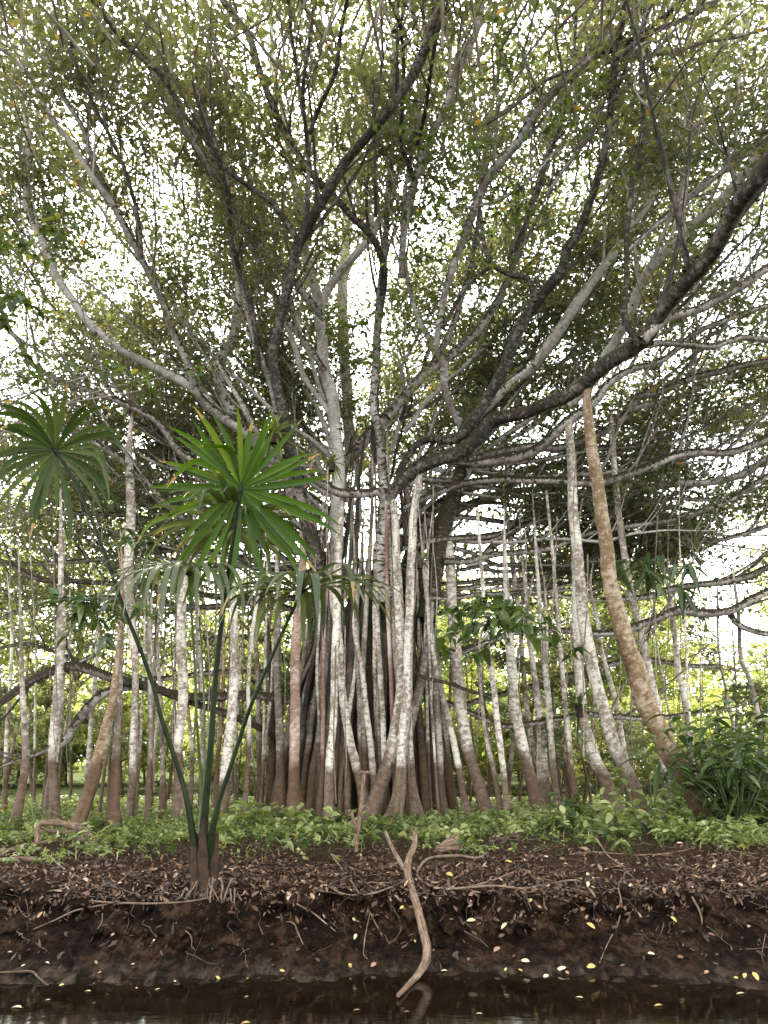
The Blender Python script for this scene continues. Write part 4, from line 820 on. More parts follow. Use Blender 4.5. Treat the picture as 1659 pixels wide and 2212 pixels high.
# ------------------------------------------------------------------ wood, roots and twigs on the bank
def lay(pts, off=.0, Y=None):
    """Points of a stick that lies on the bank where it is seen."""
    P, r = [], []
    for q in pts:
        x, y, wd = q[:3]
        if len(q) > 3: a, t = at(x, y, q[3])
        else:
            h, nn = hit(x, y); t = h.y * CP + (h.z - CAM_H) * SP; rr = .5 * wd / F * t; a = h + nn * (rr * .6 + off)
        P.append(a); r.append(.5 * wd / F * t)
    return P, r
def stick(name, strands, label, cat, mat, group=None, sides=8, rough=.1):
    mb = MB(); org = None
    for pts in strands:
        P, r = lay(pts); r = [q * (.72 if name in ('dead_twig', 'exposed_root') else 1) for q in r]; P, r = smooth_line(P, r, .045)
        if org is None: org = P[len(P) // 2]
        tube(mb, P, r, mat, sides, rough, cap=True)
    return tag(mb.build(name, None, tuple(org)), label, cat, group)
stick('driftwood_branch', [[(897, 1796, 9, 10.1), (895, 1826, 12, 9.95), (884, 1851, 14, 9.75), (880, 1881, 16, 9.5), (890, 1921, 17, 9.2), (902, 1961, 17, 8.9), (914, 2011, 19, 8.62), (922, 2046, 19, 8.46), (920, 2076, 18, 8.3), (906, 2101, 15, 8.15), (888, 2122, 12, 7.95), (860, 2150, 9, 7.5)],
     [(832, 1797, 8, 10.0), (850, 1836, 9, 9.85), (866, 1864, 10, 9.7), (881, 1886, 10, 9.5)]], 'bare forked branch leaning down the mud bank into the brown water', 'branch', M_WOOD, sides=14, rough=.06)
stick('exposed_root', [[(1052, 1844, 6), (1030, 1856, 7), (990, 1851, 8), (930, 1856, 8), (905, 1876, 8), (902, 1896, 8), (930, 1916, 7), (970, 1922, 7), (1030, 1917, 7), (1070, 1915, 6), (1130, 1921, 6), (1180, 1912, 5), (1230, 1903, 5), (1255, 1907, 4), (1262, 1928, 3)],
     [(1000, 1920, 5), (1060, 1905, 5), (1110, 1884, 4)]], 'long bare root looping out beside the forked branch along the lip of the bank', 'root', M_ROOT)
stick('exposed_root', [[(690, 1902, 4), (720, 1922, 5), (750, 1932, 5), (800, 1931, 5), (840, 1920, 5), (872, 1905, 5)], [(800, 1908, 4), (840, 1908, 4), (874, 1900, 4)]], 'thin bare root hanging along the lip between the palm and the forked branch', 'root', M_ROOT)
stick('dead_twig', [[(40, 2021, 3), (80, 2005, 4), (125, 1986, 5), (165, 1966, 5), (235, 1953, 5)], [(195, 1947, 4), (250, 1950, 6), (320, 1953, 6), (390, 1950, 5), (450, 1940, 5), (480, 1921, 4)]], 'long pale twig lying flat below the palm with its thin end slanting down the mud', 'twig', M_WOOD)
stick('dead_twig', [[(715, 1846, 5), (740, 1880, 6), (765, 1916, 6), (795, 1966, 5), (825, 2021, 4)]], 'straight thin dead stick slanting down the mud left of the forked branch', 'twig', M_WOOD)
stick('dead_twig', [[(800, 1971, 4), (790, 2020, 4), (785, 2061, 3), (794, 2072, 4)]], 'short upright dead twig below the slanting stick', 'twig', M_WOOD)
stick('dead_twig', [[(640, 1953, 4), (675, 1971, 5), (700, 1993, 5), (725, 2013, 3)]], 'short bent twig on dark mud to the right of the palm roots', 'twig', M_WOOD)
stick('dead_twig', [[(618, 1992, 3), (635, 1996, 5), (645, 2020, 4), (655, 2041, 3)]], 'small hooked twig low on the mud face right of the palm', 'twig', M_WOOD)
stick('dead_twig', [[(117, 1861, 6), (135, 1877, 6), (155, 1891, 6), (190, 1901, 5)], [(152, 1888, 4), (150, 1902, 4), (144, 1918, 4), (105, 1926, 3)]], 'pale forked twig in the leaf litter left of the palm', 'twig', M_ROOT)
stick('dead_twig', [[(1287, 1806, 4), (1300, 1830, 5), (1315, 1851, 5), (1350, 1878, 5), (1342, 1900, 4), (1335, 1916, 4), (1342, 1951, 5), (1335, 1996, 4), (1312, 2040, 3), (1295, 2081, 3)], [(1350, 1878, 4), (1362, 1890, 3), (1370, 1898, 2)]], 'long crooked twig trailing down the right side of the mud bank', 'twig', M_WOOD)
stick('dead_twig', [[(1535, 1862, 4), (1552, 1860, 5), (1549, 1836, 4, 10.2), (1560, 1828, 4, 10.3), (1566, 1845, 4)]], 'small pale zigzag twig in the litter near the right edge', 'twig', M_ROOT)
stick('dead_twig', [[(1495, 1938, 5), (1510, 1966, 6), (1514, 1982, 5), (1516, 1997, 4)]], 'short curved brown twig on the mud under the zigzag twig', 'twig', M_WOOD)
stick('dead_twig', [[(0, 2102, 5), (35, 2101, 6), (68, 2101, 7), (85, 2116, 6), (105, 2132, 5)]], 'muddy stick at the water edge in the lower left corner', 'twig', M_WOOD_DARK)
stick('dead_twig', [[(1230, 1847, 4), (1280, 1842, 4), (1340, 1846, 4), (1380, 1849, 5), (1440, 1846, 5), (1490, 1836, 4)]], 'long thin twig lying level in the leaf litter on the right', 'twig', M_WOOD)
stick('dead_twig', [[(838, 1945, 3), (860, 1980, 3), (866, 2010, 3), (848, 2035, 3), (838, 2040, 3)], [(831, 2020, 3), (840, 2037, 4), (856, 2030, 3)]], 'thin dark curling rootlet on the mud just left of the forked branch', 'root', M_WOOD_DARK)
stick('dead_twig', [[(1580, 1850, 4), (1605, 1868, 4), (1640, 1885, 4)], [(1560, 1838, 4), (1600, 1842, 4), (1659, 1850, 4)]], 'forked twig in the leaf litter at the right edge of the bank', 'twig', M_WOOD)
stick('fallen_limb', [[(80, 1826, 10, 12.4), (81, 1800, 11, 12.5), (88, 1779, 12, 12.6), (130, 1778, 13, 12.6), (170, 1788, 14, 12.5), (196, 1806, 14, 12.4), (207, 1830, 14, 12.2)], [(85, 1786, 9, 12.6), (130, 1798, 10, 12.7), (170, 1795, 9, 12.6)], [(0, 1850, 8), (40, 1833, 9), (90, 1824, 9), (150, 1816, 9), (185, 1818, 8)], [(0, 1838, 7), (30, 1838, 7), (60, 1830, 6)]],
     'arched fallen limb with broken side sticks among the seedlings on the left', 'branch', M_WOOD, sides=10)
stick('fallen_log', [[(-60, 1868, 12), (0, 1863, 12), (40, 1860, 12), (78, 1860, 11)]], 'small log lying on the litter at the left edge', 'log', M_WOOD, sides=10)
stick('log_chunk', [[(938, 1842, 6), (952, 1834, 16, 11.3), (972, 1824, 26, 11.3), (990, 1820, 27, 11.35)], [(978, 1814, 14, 11.3), (984, 1802, 5, 11.35)], [(950, 1836, 12, 11.25), (992, 1832, 9, 11.2)]], 'pale broken chunk of log behind the forked branch', 'log', M_WOOD, sides=12, rough=.2)
stick('dead_stake', [[(768, 1842, 9), (772, 1800, 9, 11.6), (780, 1740, 8, 11.7), (787, 1668, 8, 11.8)], [(776, 1668, 8, 11.75), (787, 1670, 9, 11.8), (800, 1668, 7, 11.75)], [(771, 1800, 8, 11.6), (764, 1775, 8, 11.5), (759, 1755, 8, 11.5)]], 'upright dead stake with a knobbed top in front of the banyan trunk', 'stake', M_WOOD, sides=9)
st = [[(1050 + rng.uniform(-10, 40), 1822 + rng.uniform(-30, 6), 5), (1090 + rng.uniform(-20, 20), 1808 + rng.uniform(-20, 12), 6), (1125 + rng.uniform(-10, 40), 1800 + rng.uniform(-20, 20), 4)] for _ in range(16)]
stick('stick_pile', st, 'heap of broken brown sticks at the foot of a leaning prop root', 'sticks', M_WOOD_DARK, sides=5)
# fine roots and twig litter all along the bank
mb = MB()
for k in range(420):
    x = rng.uniform(-20, 1680); y = rng.uniform(1800, 1935) if k % 3 else rng.uniform(1900, 2060)
    a = rng.normal() * .5 if k % 3 else rng.normal() * .7 + 1.2; L = rng.uniform(15, 75); w_ = rng.uniform(1.0, 2.6); pts = []
    if k % 3 == 0 and k % 2: continue
    for q in range(5):
        f = q / 4; pts.append((x + math.cos(a) * L * f + rng.normal() * 4, y + math.sin(a) * L * f * (.5 if k % 3 else 1) + rng.normal() * 1.5, w_ * (1 - .5 * f)))
    P, r = lay(pts, .004)
    if max((P[i + 1] - P[i]).length for i in range(4)) > .5: continue
    P, r = smooth_line(P, r, .05); tube(mb, P, r, M_ROOT if rng.random() < .25 else M_WOOD_DARK, 4, 0)
for k in range(190):       # root hairs that hang out of the lip
    x = rng.uniform(-20, 1680); y = rng.uniform(1915, 1960); h, nn = hit(x, y); d = np.array([rng.normal() * .3, -.25, -.6]); pts = [np.array(h) + np.array(nn) * -.02]
    for q in range(5): d = unit(d + np.array([rng.normal() * .35, .02, -.35])); pts.append(pts[-1] + d * rng.uniform(.02, .075))
    P, r = smooth_line(pts, np.linspace(.004, .0015, 6), .03); tube(mb, P, r, M_ROOT if k % 2 else M_WOOD_DARK, 4, 0)
tag(mb.build('twig_litter'), 'fine roots and broken twigs scattered along the bank', None, None, 'stuff')

# ------------------------------------------------------------------ dead leaves
mb = MB(); n = 20000
yy = 8.95 + rng.gamma(1.5, 1.0, n); xx = rng.uniform(-1, 1, n) * (1 + yy * .62); kp = (fbm(np.stack([xx * 1.3, yy * 1.3, yy * 0], 1), 3, 2) > .36) | (rng.random(n) < .25)
xx, yy = xx[kp], yy[kp]; C = []; NRM = []
for a, b in zip(xx, yy):
    r = BV.ray_cast(Vector((a, b, 60)), Vector((0, 0, -1)))
    C.append(r[0] + r[1] * rng.uniform(.004, .022)); NRM.append(r[1])
for k in range(420):
    h, nn = hit(rng.uniform(-20, 1680), 1925 + 170 * rng.random() ** 1.6); C.append(h + nn * .01); NRM.append(nn)
C = np.array([tuple(c) for c in C]); NRM = np.array([tuple(c) for c in NRM]); n = len(C)
nn = unit(NRM + rng.normal(size=(n, 3)) * .35); dd = rng.normal(size=(n, 3)); dd = unit(dd - nn * (dd * nn).sum(1, keepdims=True))
s = .028 + .07 * rng.random(n) ** 1.6; tt = np.clip(rng.normal(.40, .28, n), 0, 1); tt[-420:] *= .75
leaf_fine(mb, C - dd * s[:, None] * .5, dd, nn, s, s * rng.uniform(.22, .55, n), M_LITTER, tt, rng.normal(0, .3, n), (0, .25, .6, 1), (.1, .85, .85, .05), .3)
tag(mb.build('leaf_litter'), 'brown dead leaves covering the top of the bank', None, None, 'stuff')
def leaf_proto(tint, mat, W=.5, curl=.2):
    mb = MB(); leaf_fine(mb, np.array([[-.5, 0, .02]]), np.array([[1.0, 0, 0]]), np.array([[0, 0, 1.0]]), 1.0, W, mat, np.array([tint]), curl, (0, .12, .3, .5, .7, .87, 1), (.05, .55, .92, 1, .85, .5, .03), .18)
    tube(mb, [(-.5, 0, .02), (-.62, .02, .03), (-.74, .05, .03)], [.014, .012, .01], M_ROOT, 5, 0)
    return mb
protos = {}
def fallen(x, y, size, ang, kind, water=False):
    key = kind; nm = 'floating_leaf' if water else 'fallen_leaf'
    tints = {'yellow': (.35, M_YELLOW), 'cream': (.95, M_YELLOW), 'tan': (.85, M_LITTER), 'pinkbrown': (.62, M_LITTER)}
    if (key, nm) not in protos:
        protos[(key, nm)] = o = leaf_proto(*tints[kind], rng.uniform(.4, .6), rng.uniform(.08, .2)).build(nm, None, (0, 0, 0))
    else:
        o = protos[(key, nm)].copy(); COL.objects.link(o)
    if water:
        d = ray(x, y); t = -(CAM_H - .006) / d.z; h = Vector((d.x * t, d.y * t, .006)); nn = Vector((0, 0, 1)); dist = t
    else: h, nn = hit(x, y); h = h + nn * .012; dist = h.y * CP + (h.z - CAM_H) * SP
    nn = (nn + Vector((0, -.25, .35))).normalized() if not water else nn
    q = nn.to_track_quat('Z', 'Y').to_matrix() @ Vector((1, 0, 0)); del q
    from mathutils import Matrix
    R3 = nn.to_track_quat('Z', 'Y').to_matrix().to_4x4() @ Matrix.Rotation(ang, 4, 'Z')
    sc = size / F * dist
    o.matrix_world = Matrix.Translation(h) @ R3 @ Matrix.Diagonal((sc, sc, sc, 1))
    lab = {'yellow': 'yellow fallen leaf lying on the dark mud bank', 'cream': 'pale cream fallen leaf lying on the dark mud bank', 'tan': 'tan dead leaf lying curled on the dark mud bank', 'pinkbrown': 'pinkish brown dead leaf lying on the dark mud bank'}[kind]
    grp = kind.replace('pinkbrown', 'pinkish brown') + ' leaves on the mud'
    if water: lab = {'yellow': 'yellow leaf floating on the brown water', 'cream': 'pale cream leaf floating on the brown water', 'tan': 'tan dead leaf floating on the brown water', 'pinkbrown': 'pinkish leaf floating on the water'}[kind]; grp = kind + ' floating leaves'
    tag(o, lab, 'leaf', grp)
r7 = [(380, 845, 18, 'yellow'), (265, 860, 13, 'yellow'), (590, 873, 7, 'cream'), (940, 828, 13, 'yellow'), (1072, 836, 18, 'yellow'), (1220, 797, 11, 'yellow'), (1512, 774, 11, 'yellow'), (1612, 770, 14, 'tan'), (1530, 575, 14, 'cream'), (1533, 648, 15, 'cream'), (415, 760, 10, 'tan'), (205, 762, 10, 'cream'), (100, 775, 10, 'cream'), (40, 716, 10, 'tan'), (95, 414, 14, 'pinkbrown'), (665, 664, 7, 'cream'), (755, 843, 10, 'cream'), (485, 640, 9, 'tan'), (575, 768, 8, 'cream'), (430, 805, 9, 'tan'), (1270, 830, 8, 'pinkbrown'), (640, 430, 14, 'pinkbrown'), (1230, 405, 14, 'tan'), (1310, 412, 16, 'tan'), (1090, 345, 12, 'pinkbrown'), (1040, 325, 14, 'tan'), (760, 385, 16, 'tan')]
for x, y, s, k in r7: fallen(x / 2, 1700.7 + y / 2, s * rng.uniform(.85, 1.1), rng.uniform(0, 6.28), k)
for x, y, s, k in [(378, 880, 14, 'cream'), (1065, 904, 8, 'cream'), (1540, 962, 14, 'tan'), (205, 918, 10, 'cream'), (68, 950, 26, 'cream'), (405, 932, 8, 'pinkbrown'), (1060, 1018, 18, 'yellow'), (680, 872, 10, 'cream')]: fallen(x / 2, 1700.7 + y / 2, s * 1.1, rng.normal() * .35, k, True)
r8 = [(285, 380, 18, 'yellow'), (540, 325, 15, 'yellow'), (545, 273, 13, 'yellow'), (358, 366, 13, 'tan'), (437, 346, 10, 'cream'), (470, 392, 16, 'tan'), (375, 578, 23, 'cream'), (520, 602, 20, 'cream'), (630, 487, 13, 'yellow'), (670, 518, 12, 'tan'), (893, 602, 22, 'yellow'), (880, 421, 14, 'cream'), (880, 381, 15, 'cream'), (770, 311, 18, 'tan'), (1250, 574, 17, 'yellow'), (1155, 722, 18, 'cream'), (765, 790, 28, 'cream'), (793, 805, 11, 'tan'), (893, 778, 20, 'yellow'), (700, 820, 20, 'cream'), (610, 753, 22, 'cream'), (527, 792, 11, 'yellow'), (587, 794, 10, 'yellow'), (262, 797, 13, 'cream'), (490, 703, 18, 'tan'), (133, 667, 8, 'yellow'), (215, 707, 8, 'tan'), (78, 520, 11, 'yellow'), (18, 371, 14, 'yellow'), (1605, 820, 20, 'yellow'), (1560, 818, 15, 'yellow'), (1522, 827, 10, 'yellow'), (775, 885, 20, 'tan'), (1070, 426, 15, 'cream'), (1480, 322, 20, 'tan'), (1655, 350, 12, 'yellow'), (1415, 640, 14, 'pinkbrown'), (1575, 605, 12, 'tan'), (860, 529, 16, 'tan'), (1395, 802, 13, 'tan'), (1095, 331, 14, 'tan'), (870, 273, 28, 'tan'), (625, 372, 20, 'pinkbrown'), (365, 748, 14, 'pinkbrown'), (565, 732, 13, 'pinkbrown'), (820, 500, 14, 'pinkbrown'), (645, 610, 16, 'pinkbrown'), (1280, 735, 14, 'pinkbrown'), (1465, 415, 18, 'cream'), (1200, 298, 18, 'pinkbrown')]
for x, y, s, k in r8: fallen(829.5 + x / 2, 1700.7 + y / 2, s * rng.uniform(.85, 1.1), rng.uniform(0, 6.28), k)
for x, y, s, k in [(842, 907, 17, 'cream'), (410, 977, 13, 'cream'), (98, 969, 11, 'tan'), (1185, 942, 16, 'yellow'), (1540, 890, 16, 'cream')]: fallen(829.5 + x / 2, 1700.7 + y / 2, s * 1.1, rng.normal() * .4, k, True)

# ------------------------------------------------------------------ undergrowth
def seedlings(mb, n, xr, yr, h0, h1, l0, l1, mat, nl=(3, 8), dens=None, tmean=.5):
    X_ = rng.uniform(*xr, n); Y_ = rng.uniform(*yr, n)
    if dens is not None: k = dens(X_, Y_) > rng.random(n); X_, Y_ = X_[k], Y_[k]
    n = len(X_); Z_ = np.array([gz(a, b) for a, b in zip(X_, Y_)]); h = rng.uniform(h0, h1, n)
    base = np.stack([X_, Y_, Z_], 1); lean = rng.normal(size=(n, 3)) * .18; lean[:, 2] = 1
    top = base + lean * h[:, None]
    batch_tubes(mb, np.stack([base, (base + top) / 2 + rng.normal(size=(n, 3)) * .01, top], 1), (.003 + h * .006)[:, None] * np.array([[1, .8, .5]]), M_STEM, 3)
    k = rng.integers(*nl, n); i = np.repeat(np.arange(n), k); m_ = len(i); f = rng.uniform(.35, 1, m_)[:, None]
    C = base[i] * (1 - f) + top[i] * f; d = rdir(m_, .25, .4); s = rng.uniform(l0, l1, m_)
    tn = np.clip(rng.normal(tmean, .18, n)[i] + rng.normal(0, .1, m_), 0, 1)
    leaf_fine(mb, C, d, unit(rng.normal(size=(m_, 3)) * .35 + np.array([0, 0, 1.0])), s, s * rng.uniform(.35, .55, m_), mat, tn, .25, (0, .3, .65, 1), (.06, .95, .75, .03))
def gdens(x, y):
    e = 11.7 - .35 * np.sin(x * .9) - .09 * np.abs(x - 1) + 3.4 * (vnoise(np.stack([x * .8, y * .4, x * 0], 1), 8) - .5)
    return np.clip((y - e) / 1.2, 0.02, 1) * np.clip(2.6 * vnoise(np.stack([x * 1.1, y * .8, x * 0 + 3], 1), 9) - .75, .04, 1)
mb = MB()
seedlings(mb, 9000, (-9.5, 9.5), (10.6, 17), .04, .14, .045, .11, M_LEAF_GROUND, (4, 9), gdens)
seedlings(mb, 3500, (-14, 14), (16, 24), .05, .2, .07, .16, M_LEAF_GROUND, (4, 9))
seedlings(mb, 1500, (2.2, 9.5), (12.0, 19), .1, .34, .07, .16, M_LEAF_GROUND, (5, 10), gdens, .6)
seedlings(mb, 190, (-9, 9.5), (11.6, 17), .1, .32, .12, .22, M_LEAF_GROUND, (3, 7), None, .62)
seedlings(mb, 220, (-9, 9.5), (11.0, 16), .1, .3, .07, .13, M_LEAF_NEAR, (6, 14), None, .6)
n = 5200; gxx = rng.uniform(-9, 9.5, n); gyy = rng.uniform(10.6, 18, n); k = (gdens(gxx, gyy) > rng.random(n)) | (rng.random(n) < .06); gxx, gyy = gxx[k], gyy[k]; n = len(gxx)
gc = np.stack([gxx, gyy, np.array([gz(a, b) for a, b in zip(gxx, gyy)])], 1); sl_ = rng.uniform(.08, .26, n)
leaf_fine(mb, gc, unit(rng.normal(size=(n, 3)) * .45 + np.array([0, 0, 1.0])), rdir(n), sl_, sl_ * .07, M_LEAF_GROUND, np.clip(rng.normal(.55, .25, n), 0, 1), .35, (0, .35, .7, 1), (.7, 1, .7, .05))
tag(mb.build('ground_cover'), 'low green seedlings and herbs covering the flat ground', None, None, 'stuff')

def broad_plant(name, x, y, Y, h, nst, ll, wratio, mat, label, cat, spread=.35, nleaf=9, tm=.5, droop=.35, group=None):
    a, t = at(x, y, Y); b = np.array([a.x, Y, gz(a.x, Y)]); root = empty(name, tuple(b)); tag(root, label, cat, group)
    sm = MB(); lm = MB()
    for s in range(nst):
        d = unit(np.array([rng.normal() * spread, rng.normal() * spread, 1.0])); hh = h * (.85 if name == 'leafy_plant' else 1) * rng.uniform(.55, 1.05); pts = [b + np.array([rng.normal() * .08, rng.normal() * .08, -.05])]
        for q in range(5): d = unit(d + rng.normal(size=3) * .10 + np.array([d[0], d[1], 0]) * .12); pts.append(pts[-1] + d * hh / 5)
        P, r = smooth_line(pts, np.linspace(.006 + h * .007, .003, 6), .15); tube(sm, P, r, M_STEM, 5, 0)
        k = nleaf; f = np.clip(rng.beta(2.2, 1.2, k), .15, 1); i = (f * (len(P) - 1)).astype(int)
        dd = rdir(k, .15, .35); dd = unit(dd + d * .35); s_ = rng.uniform(.65, 1.15, k) * ll
        leaf_fine(lm, P[i], dd, unit(rng.normal(size=(k, 3)) * .3 + np.array([0, 0, 1.0])), s_, s_ * wratio, mat, np.clip(rng.normal(tm, .2, k), 0, 1), droop, (0, .12, .3, .5, .72, .9, 1), (.05, .6, .95, 1, .75, .35, .02))
    sm.build('stems', root); lm.build('foliage', root)
    return root
broad_plant('cane_thicket', 1585, 1760, 14.2, 2.3, 44, .46, .24, M_LEAF_GLOSS, 'dense clump of dark canes with long glossy leaves at the right edge', 'shrub', .30, 11, .55, .5)
broad_plant('cane_thicket', 1650, 1760, 15.2, 2.6, 26, .44, .25, M_LEAF_GLOSS, 'dark long leaved clump half cut off by the right edge of the photo', 'shrub', .28, 10, .5, .5)
for (x, y, Y, h, n, ll, wr, mt, lab) in [
    (1335, 1770, 13.6, 1.05, 9, .26, .42, M_LEAF_GROUND, 'broad leaved green plant in front of the leaning white prop root'),
    (1405, 1770, 14.2, 1.3, 9, .28, .36, M_LEAF_GROUND, 'tall leafy plant between the white root and the thick brown root'),
    (1250, 1765, 14.4, .95, 9, .26, .42, M_LEAF_NEAR, 'bushy green plant with wide leaves left of the leaning white root'),
    (1180, 1768, 14.8, .6, 8, .2, .45, M_LEAF_GROUND, 'low leafy plant at the foot of the paired grey roots'),
    (1450, 1785, 12.9, .55, 8, .2, .4, M_LEAF_GROUND, 'small bright herb in front of the brown leaning root'),
    (1480, 1740, 16.5, 1.7, 10, .3, .32, M_LEAF_GLOSS, 'dark plant with long leaves just behind the brown leaning root'),
    (1560, 1795, 12.6, .5, 9, .18, .42, M_LEAF_GROUND, 'low leafy herb in front of the dark cane clump'),
    (570, 1775, 14.8, .75, 4, .34, .5, M_LEAF_GROUND, 'young plant with a few big pale leaves right of the palm stalks'),
    (690, 1770, 15.5, .6, 4, .24, .75, M_LEAF_GROUND, 'small plant with one round light leaf before the reddish root'),
    (250, 1800, 13.0, .4, 8, .17, .55, M_LEAF_GROUND, 'low pale leaved plant right of the arched fallen limb'),
    (480, 1790, 13.6, .5, 6, .2, .5, M_LEAF_GROUND, 'small plant close behind the palm stalks')]:
    broad_plant('leafy_plant', x, y, Y, h, n, ll, wr, mt, lab, 'plant', .4, 8, .55, .3)

def hang_plant(name, x, y, Y, rad, n, ll, wr, mat, label, cat, flat=.6, strap=False):
    c, t = at(x, y, Y); c = np.array(c); root = empty(name, tuple(c)); tag(root, label, cat)
    sm, lm = MB(), MB()
    if strap:
        d = rdir(n, .55, .7); leaf_fine(lm, np.repeat(c[None], n, 0), d, unit(rng.normal(size=(n, 3)) * .2 + np.array([0, 0, 1.0])), rng.uniform(.6, 1.1, n) * ll, ll * wr, mat, np.clip(rng.normal(.6, .2, n), 0, 1), .35, (0, .2, .45, .7, .88, 1), (.6, .9, 1, .85, .5, .03), .35)
        P, r = smooth_line([c - np.array([0, 0, .2]), c, c + np.array([0, 0, .12])], [.09, .1, .03], .05); tube(sm, P, r, M_CORE, 8, .2)
    else:
        k = max(5, n // 9); dd = rdir(k, -.1, flat); P = np.stack([c + dd * rad * q * np.array([1, 1, flat]) + np.array([0, 0, -.25 * q * q * rad]) for q in (0, .35, .7, 1.0)], 1) + rng.normal(size=(k, 4, 3)) * rad * .07
        batch_tubes(sm, P, np.full((k, 1), .012) * np.array([[1, .8, .6, .4]]), M_STEM, 5)
        i = rng.integers(0, k, n); f = rng.random(n) * 2.99; a = f.astype(int); fr_ = (f - a)[:, None]; b = P[i, a] * (1 - fr_) + P[i, a + 1] * fr_
        s_ = rng.uniform(.6, 1.2, n) * ll
        leaf_fine(lm, b, unit(dd[i] * .4 + rdir(n, -.35, .5)), unit(rng.normal(size=(n, 3)) * .4 + np.array([0, -.3, 1.0])), s_, s_ * wr, mat, np.clip(rng.normal(.5, .22, n), 0, 1), .35, (0, .1, .3, .55, .8, 1), (.35, .9, 1, .8, .4, .02))
    sm.build('stem', root); lm.build('foliage', root); return root
hang_plant('climbing_vine', 1110, 1330, 15.0, 1.5, 170, .26, .68, M_LEAF_NEAR, 'dark green climbing vine with heart shaped leaves draped over a limb between the pale roots', 'vine', .4)
hang_plant('climbing_vine', 1040, 1300, 15.6, .9, 70, .22, .68, M_LEAF_NEAR, 'smaller patch of heart leaved vine against the right side of the trunk', 'vine', .5)
hang_plant('climbing_plant', 1395, 1215, 15.6, 1.0, 60, .5, .26, M_LEAF_GLOSS, 'drooping dark long leaved climber hanging behind the brown root', 'plant', .7)
hang_plant('climbing_plant', 200, 1305, 14.2, 1.2, 90, .3, .42, M_LEAF_GLOSS, 'dark broad leaved climber hanging left of the palm stalks', 'plant', .4)
hang_plant('climbing_plant', 330, 1170, 14.5, 1.0, 60, .24, .45, M_LEAF_GLOSS, 'shiny dark leafed climber between the two largest palm fans', 'plant', .5)
hang_plant('bromeliad', 592, 940, 16.0, .5, 34, .85, .10, M_LEAF_GROUND, 'large bromeliad with strap leaves in the fork above the palm', 'bromeliad', strap=True)
hang_plant('bromeliad', 1252, 1530, 17.4, .5, 22, .62, .10, M_LEAF_GLOSS, 'small bromeliad sitting on the low level limb on the right', 'bromeliad', strap=True)
hang_plant('bromeliad', 905, 1210, 17.0, .5, 20, .5, .09, M_LEAF_GLOSS, 'small dark bromeliad on the leaning trunk beside the pale roots', 'bromeliad', strap=True)
hang_plant('bromeliad', 715, 1000, 16.8, .5, 18, .6, .10, M_LEAF_GROUND, 'bright strap leaved bromeliad on the curved limb right of the palm fan', 'bromeliad', strap=True)

# branch that reaches in over the water from a tree on the bank outside the left edge
lt = empty('riverside_tree', (-7.6, 10.4, gz(-7.6, 10.4)))
tag(lt, 'big leaved dark green branch reaching in from the left edge above the palm', 'tree')
mb = MB(); P, r = smooth_line([(-7.6, 10.4, .3), (-7.5, 10.3, 2.5), (-7.2, 10.2, 5), (-7.0, 10, 8)], [.16, .14, .11, .05], .2); tube(mb, P, r, M_BARK_GREY, 10, .1)
lf = MB()
for (x, y, Y, sp, n, s) in [(20, 640, 9.6, .75, 90, .17), (60, 540, 9.8, .7, 60, .15), (130, 500, 10, .5, 36, .15), (10, 700, 9.6, .6, 50, .17), (-60, 600, 9.6, .9, 80, .17), (30, 760, 9.8, .4, 20, .16), (320, 840, 11.5, .6, 26, .16), (230, 800, 11, .6, 24, .16), (120, 830, 10.5, .6, 24, .16), (420, 800, 12, .4, 16, .16), (60, 820, 10.5, .5, 18, .16)]:
    spray(x, y, Y, sp, n, s, lf); c = np.array(at(x, y, Y)[0])
    Q, q = smooth_line([(-7.2, 10.2, 4.6), (c + np.array([-7.2, 10.2, 5.2])) / 2 + np.array([0, 0, .4]), c], [.035, .02, .008], .2); tube(mb, Q, q, M_TWIG, 5, .05)
mb.build('trunk', lt); lf.build('crown', lt)

# ------------------------------------------------------------------ saplings, bushes and trees behind the banyan
def tree_proto(name, h, tr, crown_r, nlf, size, mat, seed, zc=.62, flat=.8):
    rg = np.random.default_rng(seed); root = empty(name, (0, 0, 0)); tk = MB(); cr = MB()
    pts = [(0, 0, -.2)]; d = np.array([0, 0, 1.0])
    for q in range(6): d = unit(d + rg.normal(size=3) * .08); pts.append(np.array(pts[-1]) + d * h * .8 / 6)
    P, r = smooth_line(pts, np.linspace(tr, tr * .35, 7), h / 30); tube(tk, P, r, M_BARK_GREY, 8, .08)
    nb = max(6, int(nlf / 380)); ends = []
    for b in range(nb):
        i = int(len(P) * rg.uniform(.3, .98)); d = rg.normal(size=3); d[2] = abs(d[2]) * .6 + .15; d = unit(d); L = crown_r * rg.uniform(.5, 1.05); q0 = P[min(i, len(P) - 1)]
        Q, q = smooth_line([q0, q0 + d * L * .5 + np.array([0, 0, .1 * L]), q0 + d * L], [tr * .3, tr * .2, tr * .06], L / 4); tube(tk, Q, q, M_TWIG, 5, .05)
        ends += [Q[len(Q) * 2 // 3], Q[-1]]
    ends = np.array(ends); k = max(1, int(nlf / 45)); cc = ends[rg.integers(0, len(ends), k)] + rg.normal(size=(k, 3)) * crown_r * np.array([.26, .26, .24 * flat])
    i = np.repeat(np.arange(k), 45); n = len(i)
    off = rg.normal(size=(n, 3)) * crown_r * .11 * np.array([1, 1, .55])
    s = rg.uniform(.6, 1.3, n) * size; tt = np.clip(.5 + rg.normal(0, .26, k)[i] + rg.normal(0, .14, n), 0, .88)
    ldd = rg.normal(size=(n, 3)); ldd[:, 2] = ldd[:, 2] * .5 - .25; nn = rg.normal(size=(n, 3)) * .55; nn[:, 2] += 1
    leaf_quads(cr, cc[i] + off, unit(ldd), unit(nn), s, s * .52, mat, tt)
    a = tk.build('trunk', root); b = cr.build('crown', root, smooth=False); return root
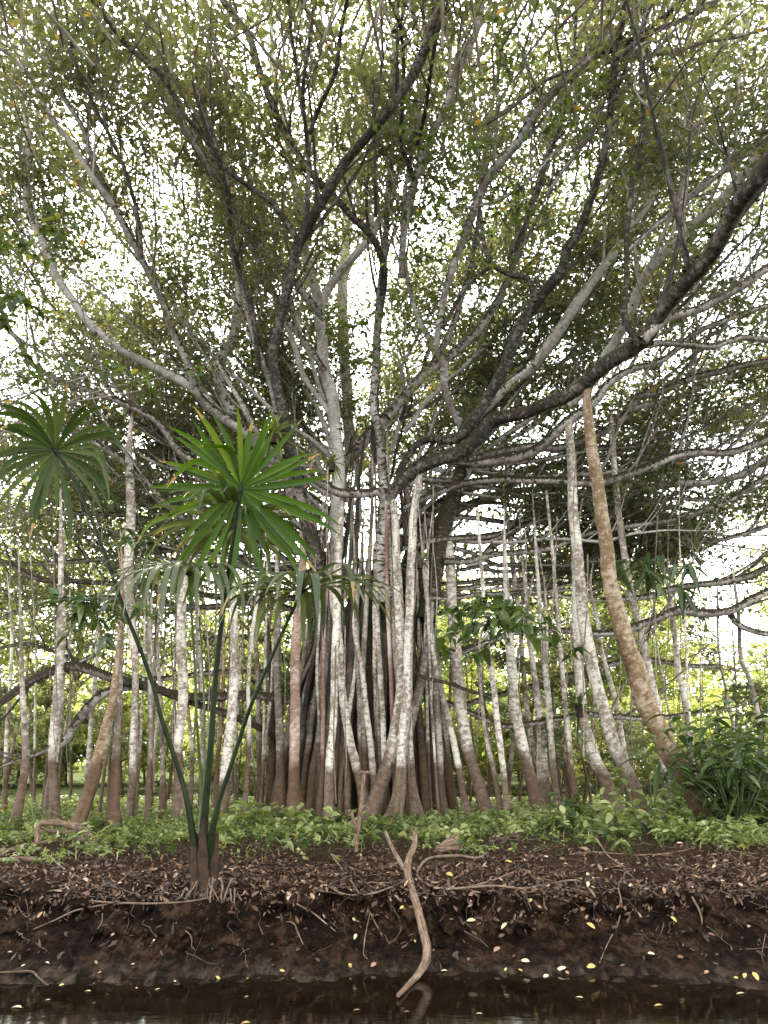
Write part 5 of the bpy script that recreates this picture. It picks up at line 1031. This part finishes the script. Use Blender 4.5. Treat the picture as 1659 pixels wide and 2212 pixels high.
def plant_out(protos, spots, label, cat, group, s0=.8, s1=1.2):
    for k, (x, y) in enumerate(spots):
        p_ = protos[k] if k < len(protos) else copy_tree(protos[k % len(protos)])
        p_.location = (x, y, gz(x, y) - .05); p_.rotation_euler = (0, 0, rng.uniform(0, 6.28)); s = rng.uniform(s0, s1); p_.scale = (s, s, s)
        tag(p_, label, cat, group)
pr = [tree_proto('slender_sapling', 5.5, .045, .9, 700, .13, M_LEAF, 3 + k) for k in range(3)]
plant_out(pr, [(float(at(rng.uniform(-20, 600) if k % 2 else rng.uniform(980, 1640), 1740, 20)[0].x) * Yq / 20, Yq) for k in range(26) for Yq in [rng.uniform(19.5, 25)]], 'thin sapling standing among the prop roots behind the banyan', 'sapling', 'slender saplings among the prop roots', .8, 1.4)
pr = [tree_proto('thicket_bush', 2.4, .05, 1.5, 4200, .17, M_LEAF_BACK, 13 + k, flat=1.1) for k in range(3)]
plant_out(pr, [(rng.uniform(-1, 1) * (Yq * .62), Yq) for k in range(46) for Yq in [rng.uniform(28, 38)]], 'yellow green bush in the sunny thicket behind the prop roots', 'bush', 'bushes of the thicket', .7, 1.5)
pr = [tree_proto('thicket_tree', 12, .15, 3.0, 11000, .2, M_LEAF_BACK, 23 + k, flat=1.2) for k in range(3)]
plant_out(pr, [(rng.uniform(-1, 1) * (Yq * .66), Yq) for k in range(23) for Yq in [rng.uniform(35, 52)]], 'leafy yellow green tree standing behind the banyan', 'tree', 'trees of the thicket', .6, 1.45)
pr = [tree_proto('shade_bush', 2.2, .05, 1.3, 2600, .15, M_LEAF, 33 + k, flat=1.1) for k in range(2)]
plant_out(pr, [(rng.uniform(-1, 1) * (Yq * .6), Yq) for k in range(8) for Yq in [rng.uniform(23.5, 29)]], 'olive green shrub in the shade just behind the prop roots', 'bush', 'shaded shrubs behind the roots', .6, 1.3)
mb = MB(); n = 60000
a = rng.uniform(-1, 1, n); yy = rng.uniform(56, 90, n); xx = a * yy * 1.3; zz = 1.5 + (5 + 7 * fbm(np.stack([xx * .08, yy * .05, xx * 0], 1), 66, 3)) * rng.random(n) ** .8
s = rng.uniform(.35, .8, n)
leaf_quads(mb, np.stack([xx, yy, zz], 1), rdir(n, -.3, .6), unit(rng.normal(size=(n, 3)) * .6 + np.array([0, -.2, 1.0])), s, s * .6, M_LEAF_BACK, np.clip(.5 + (fbm(np.stack([xx * .3, yy * .3, zz * .3], 1), 67, 3) - .5) * 1.6 + rng.normal(0, .12, n), 0, 1))
tag(mb.build('far_woods', smooth=False), 'bright green far woods beyond the thicket', None, None, 'stuff')
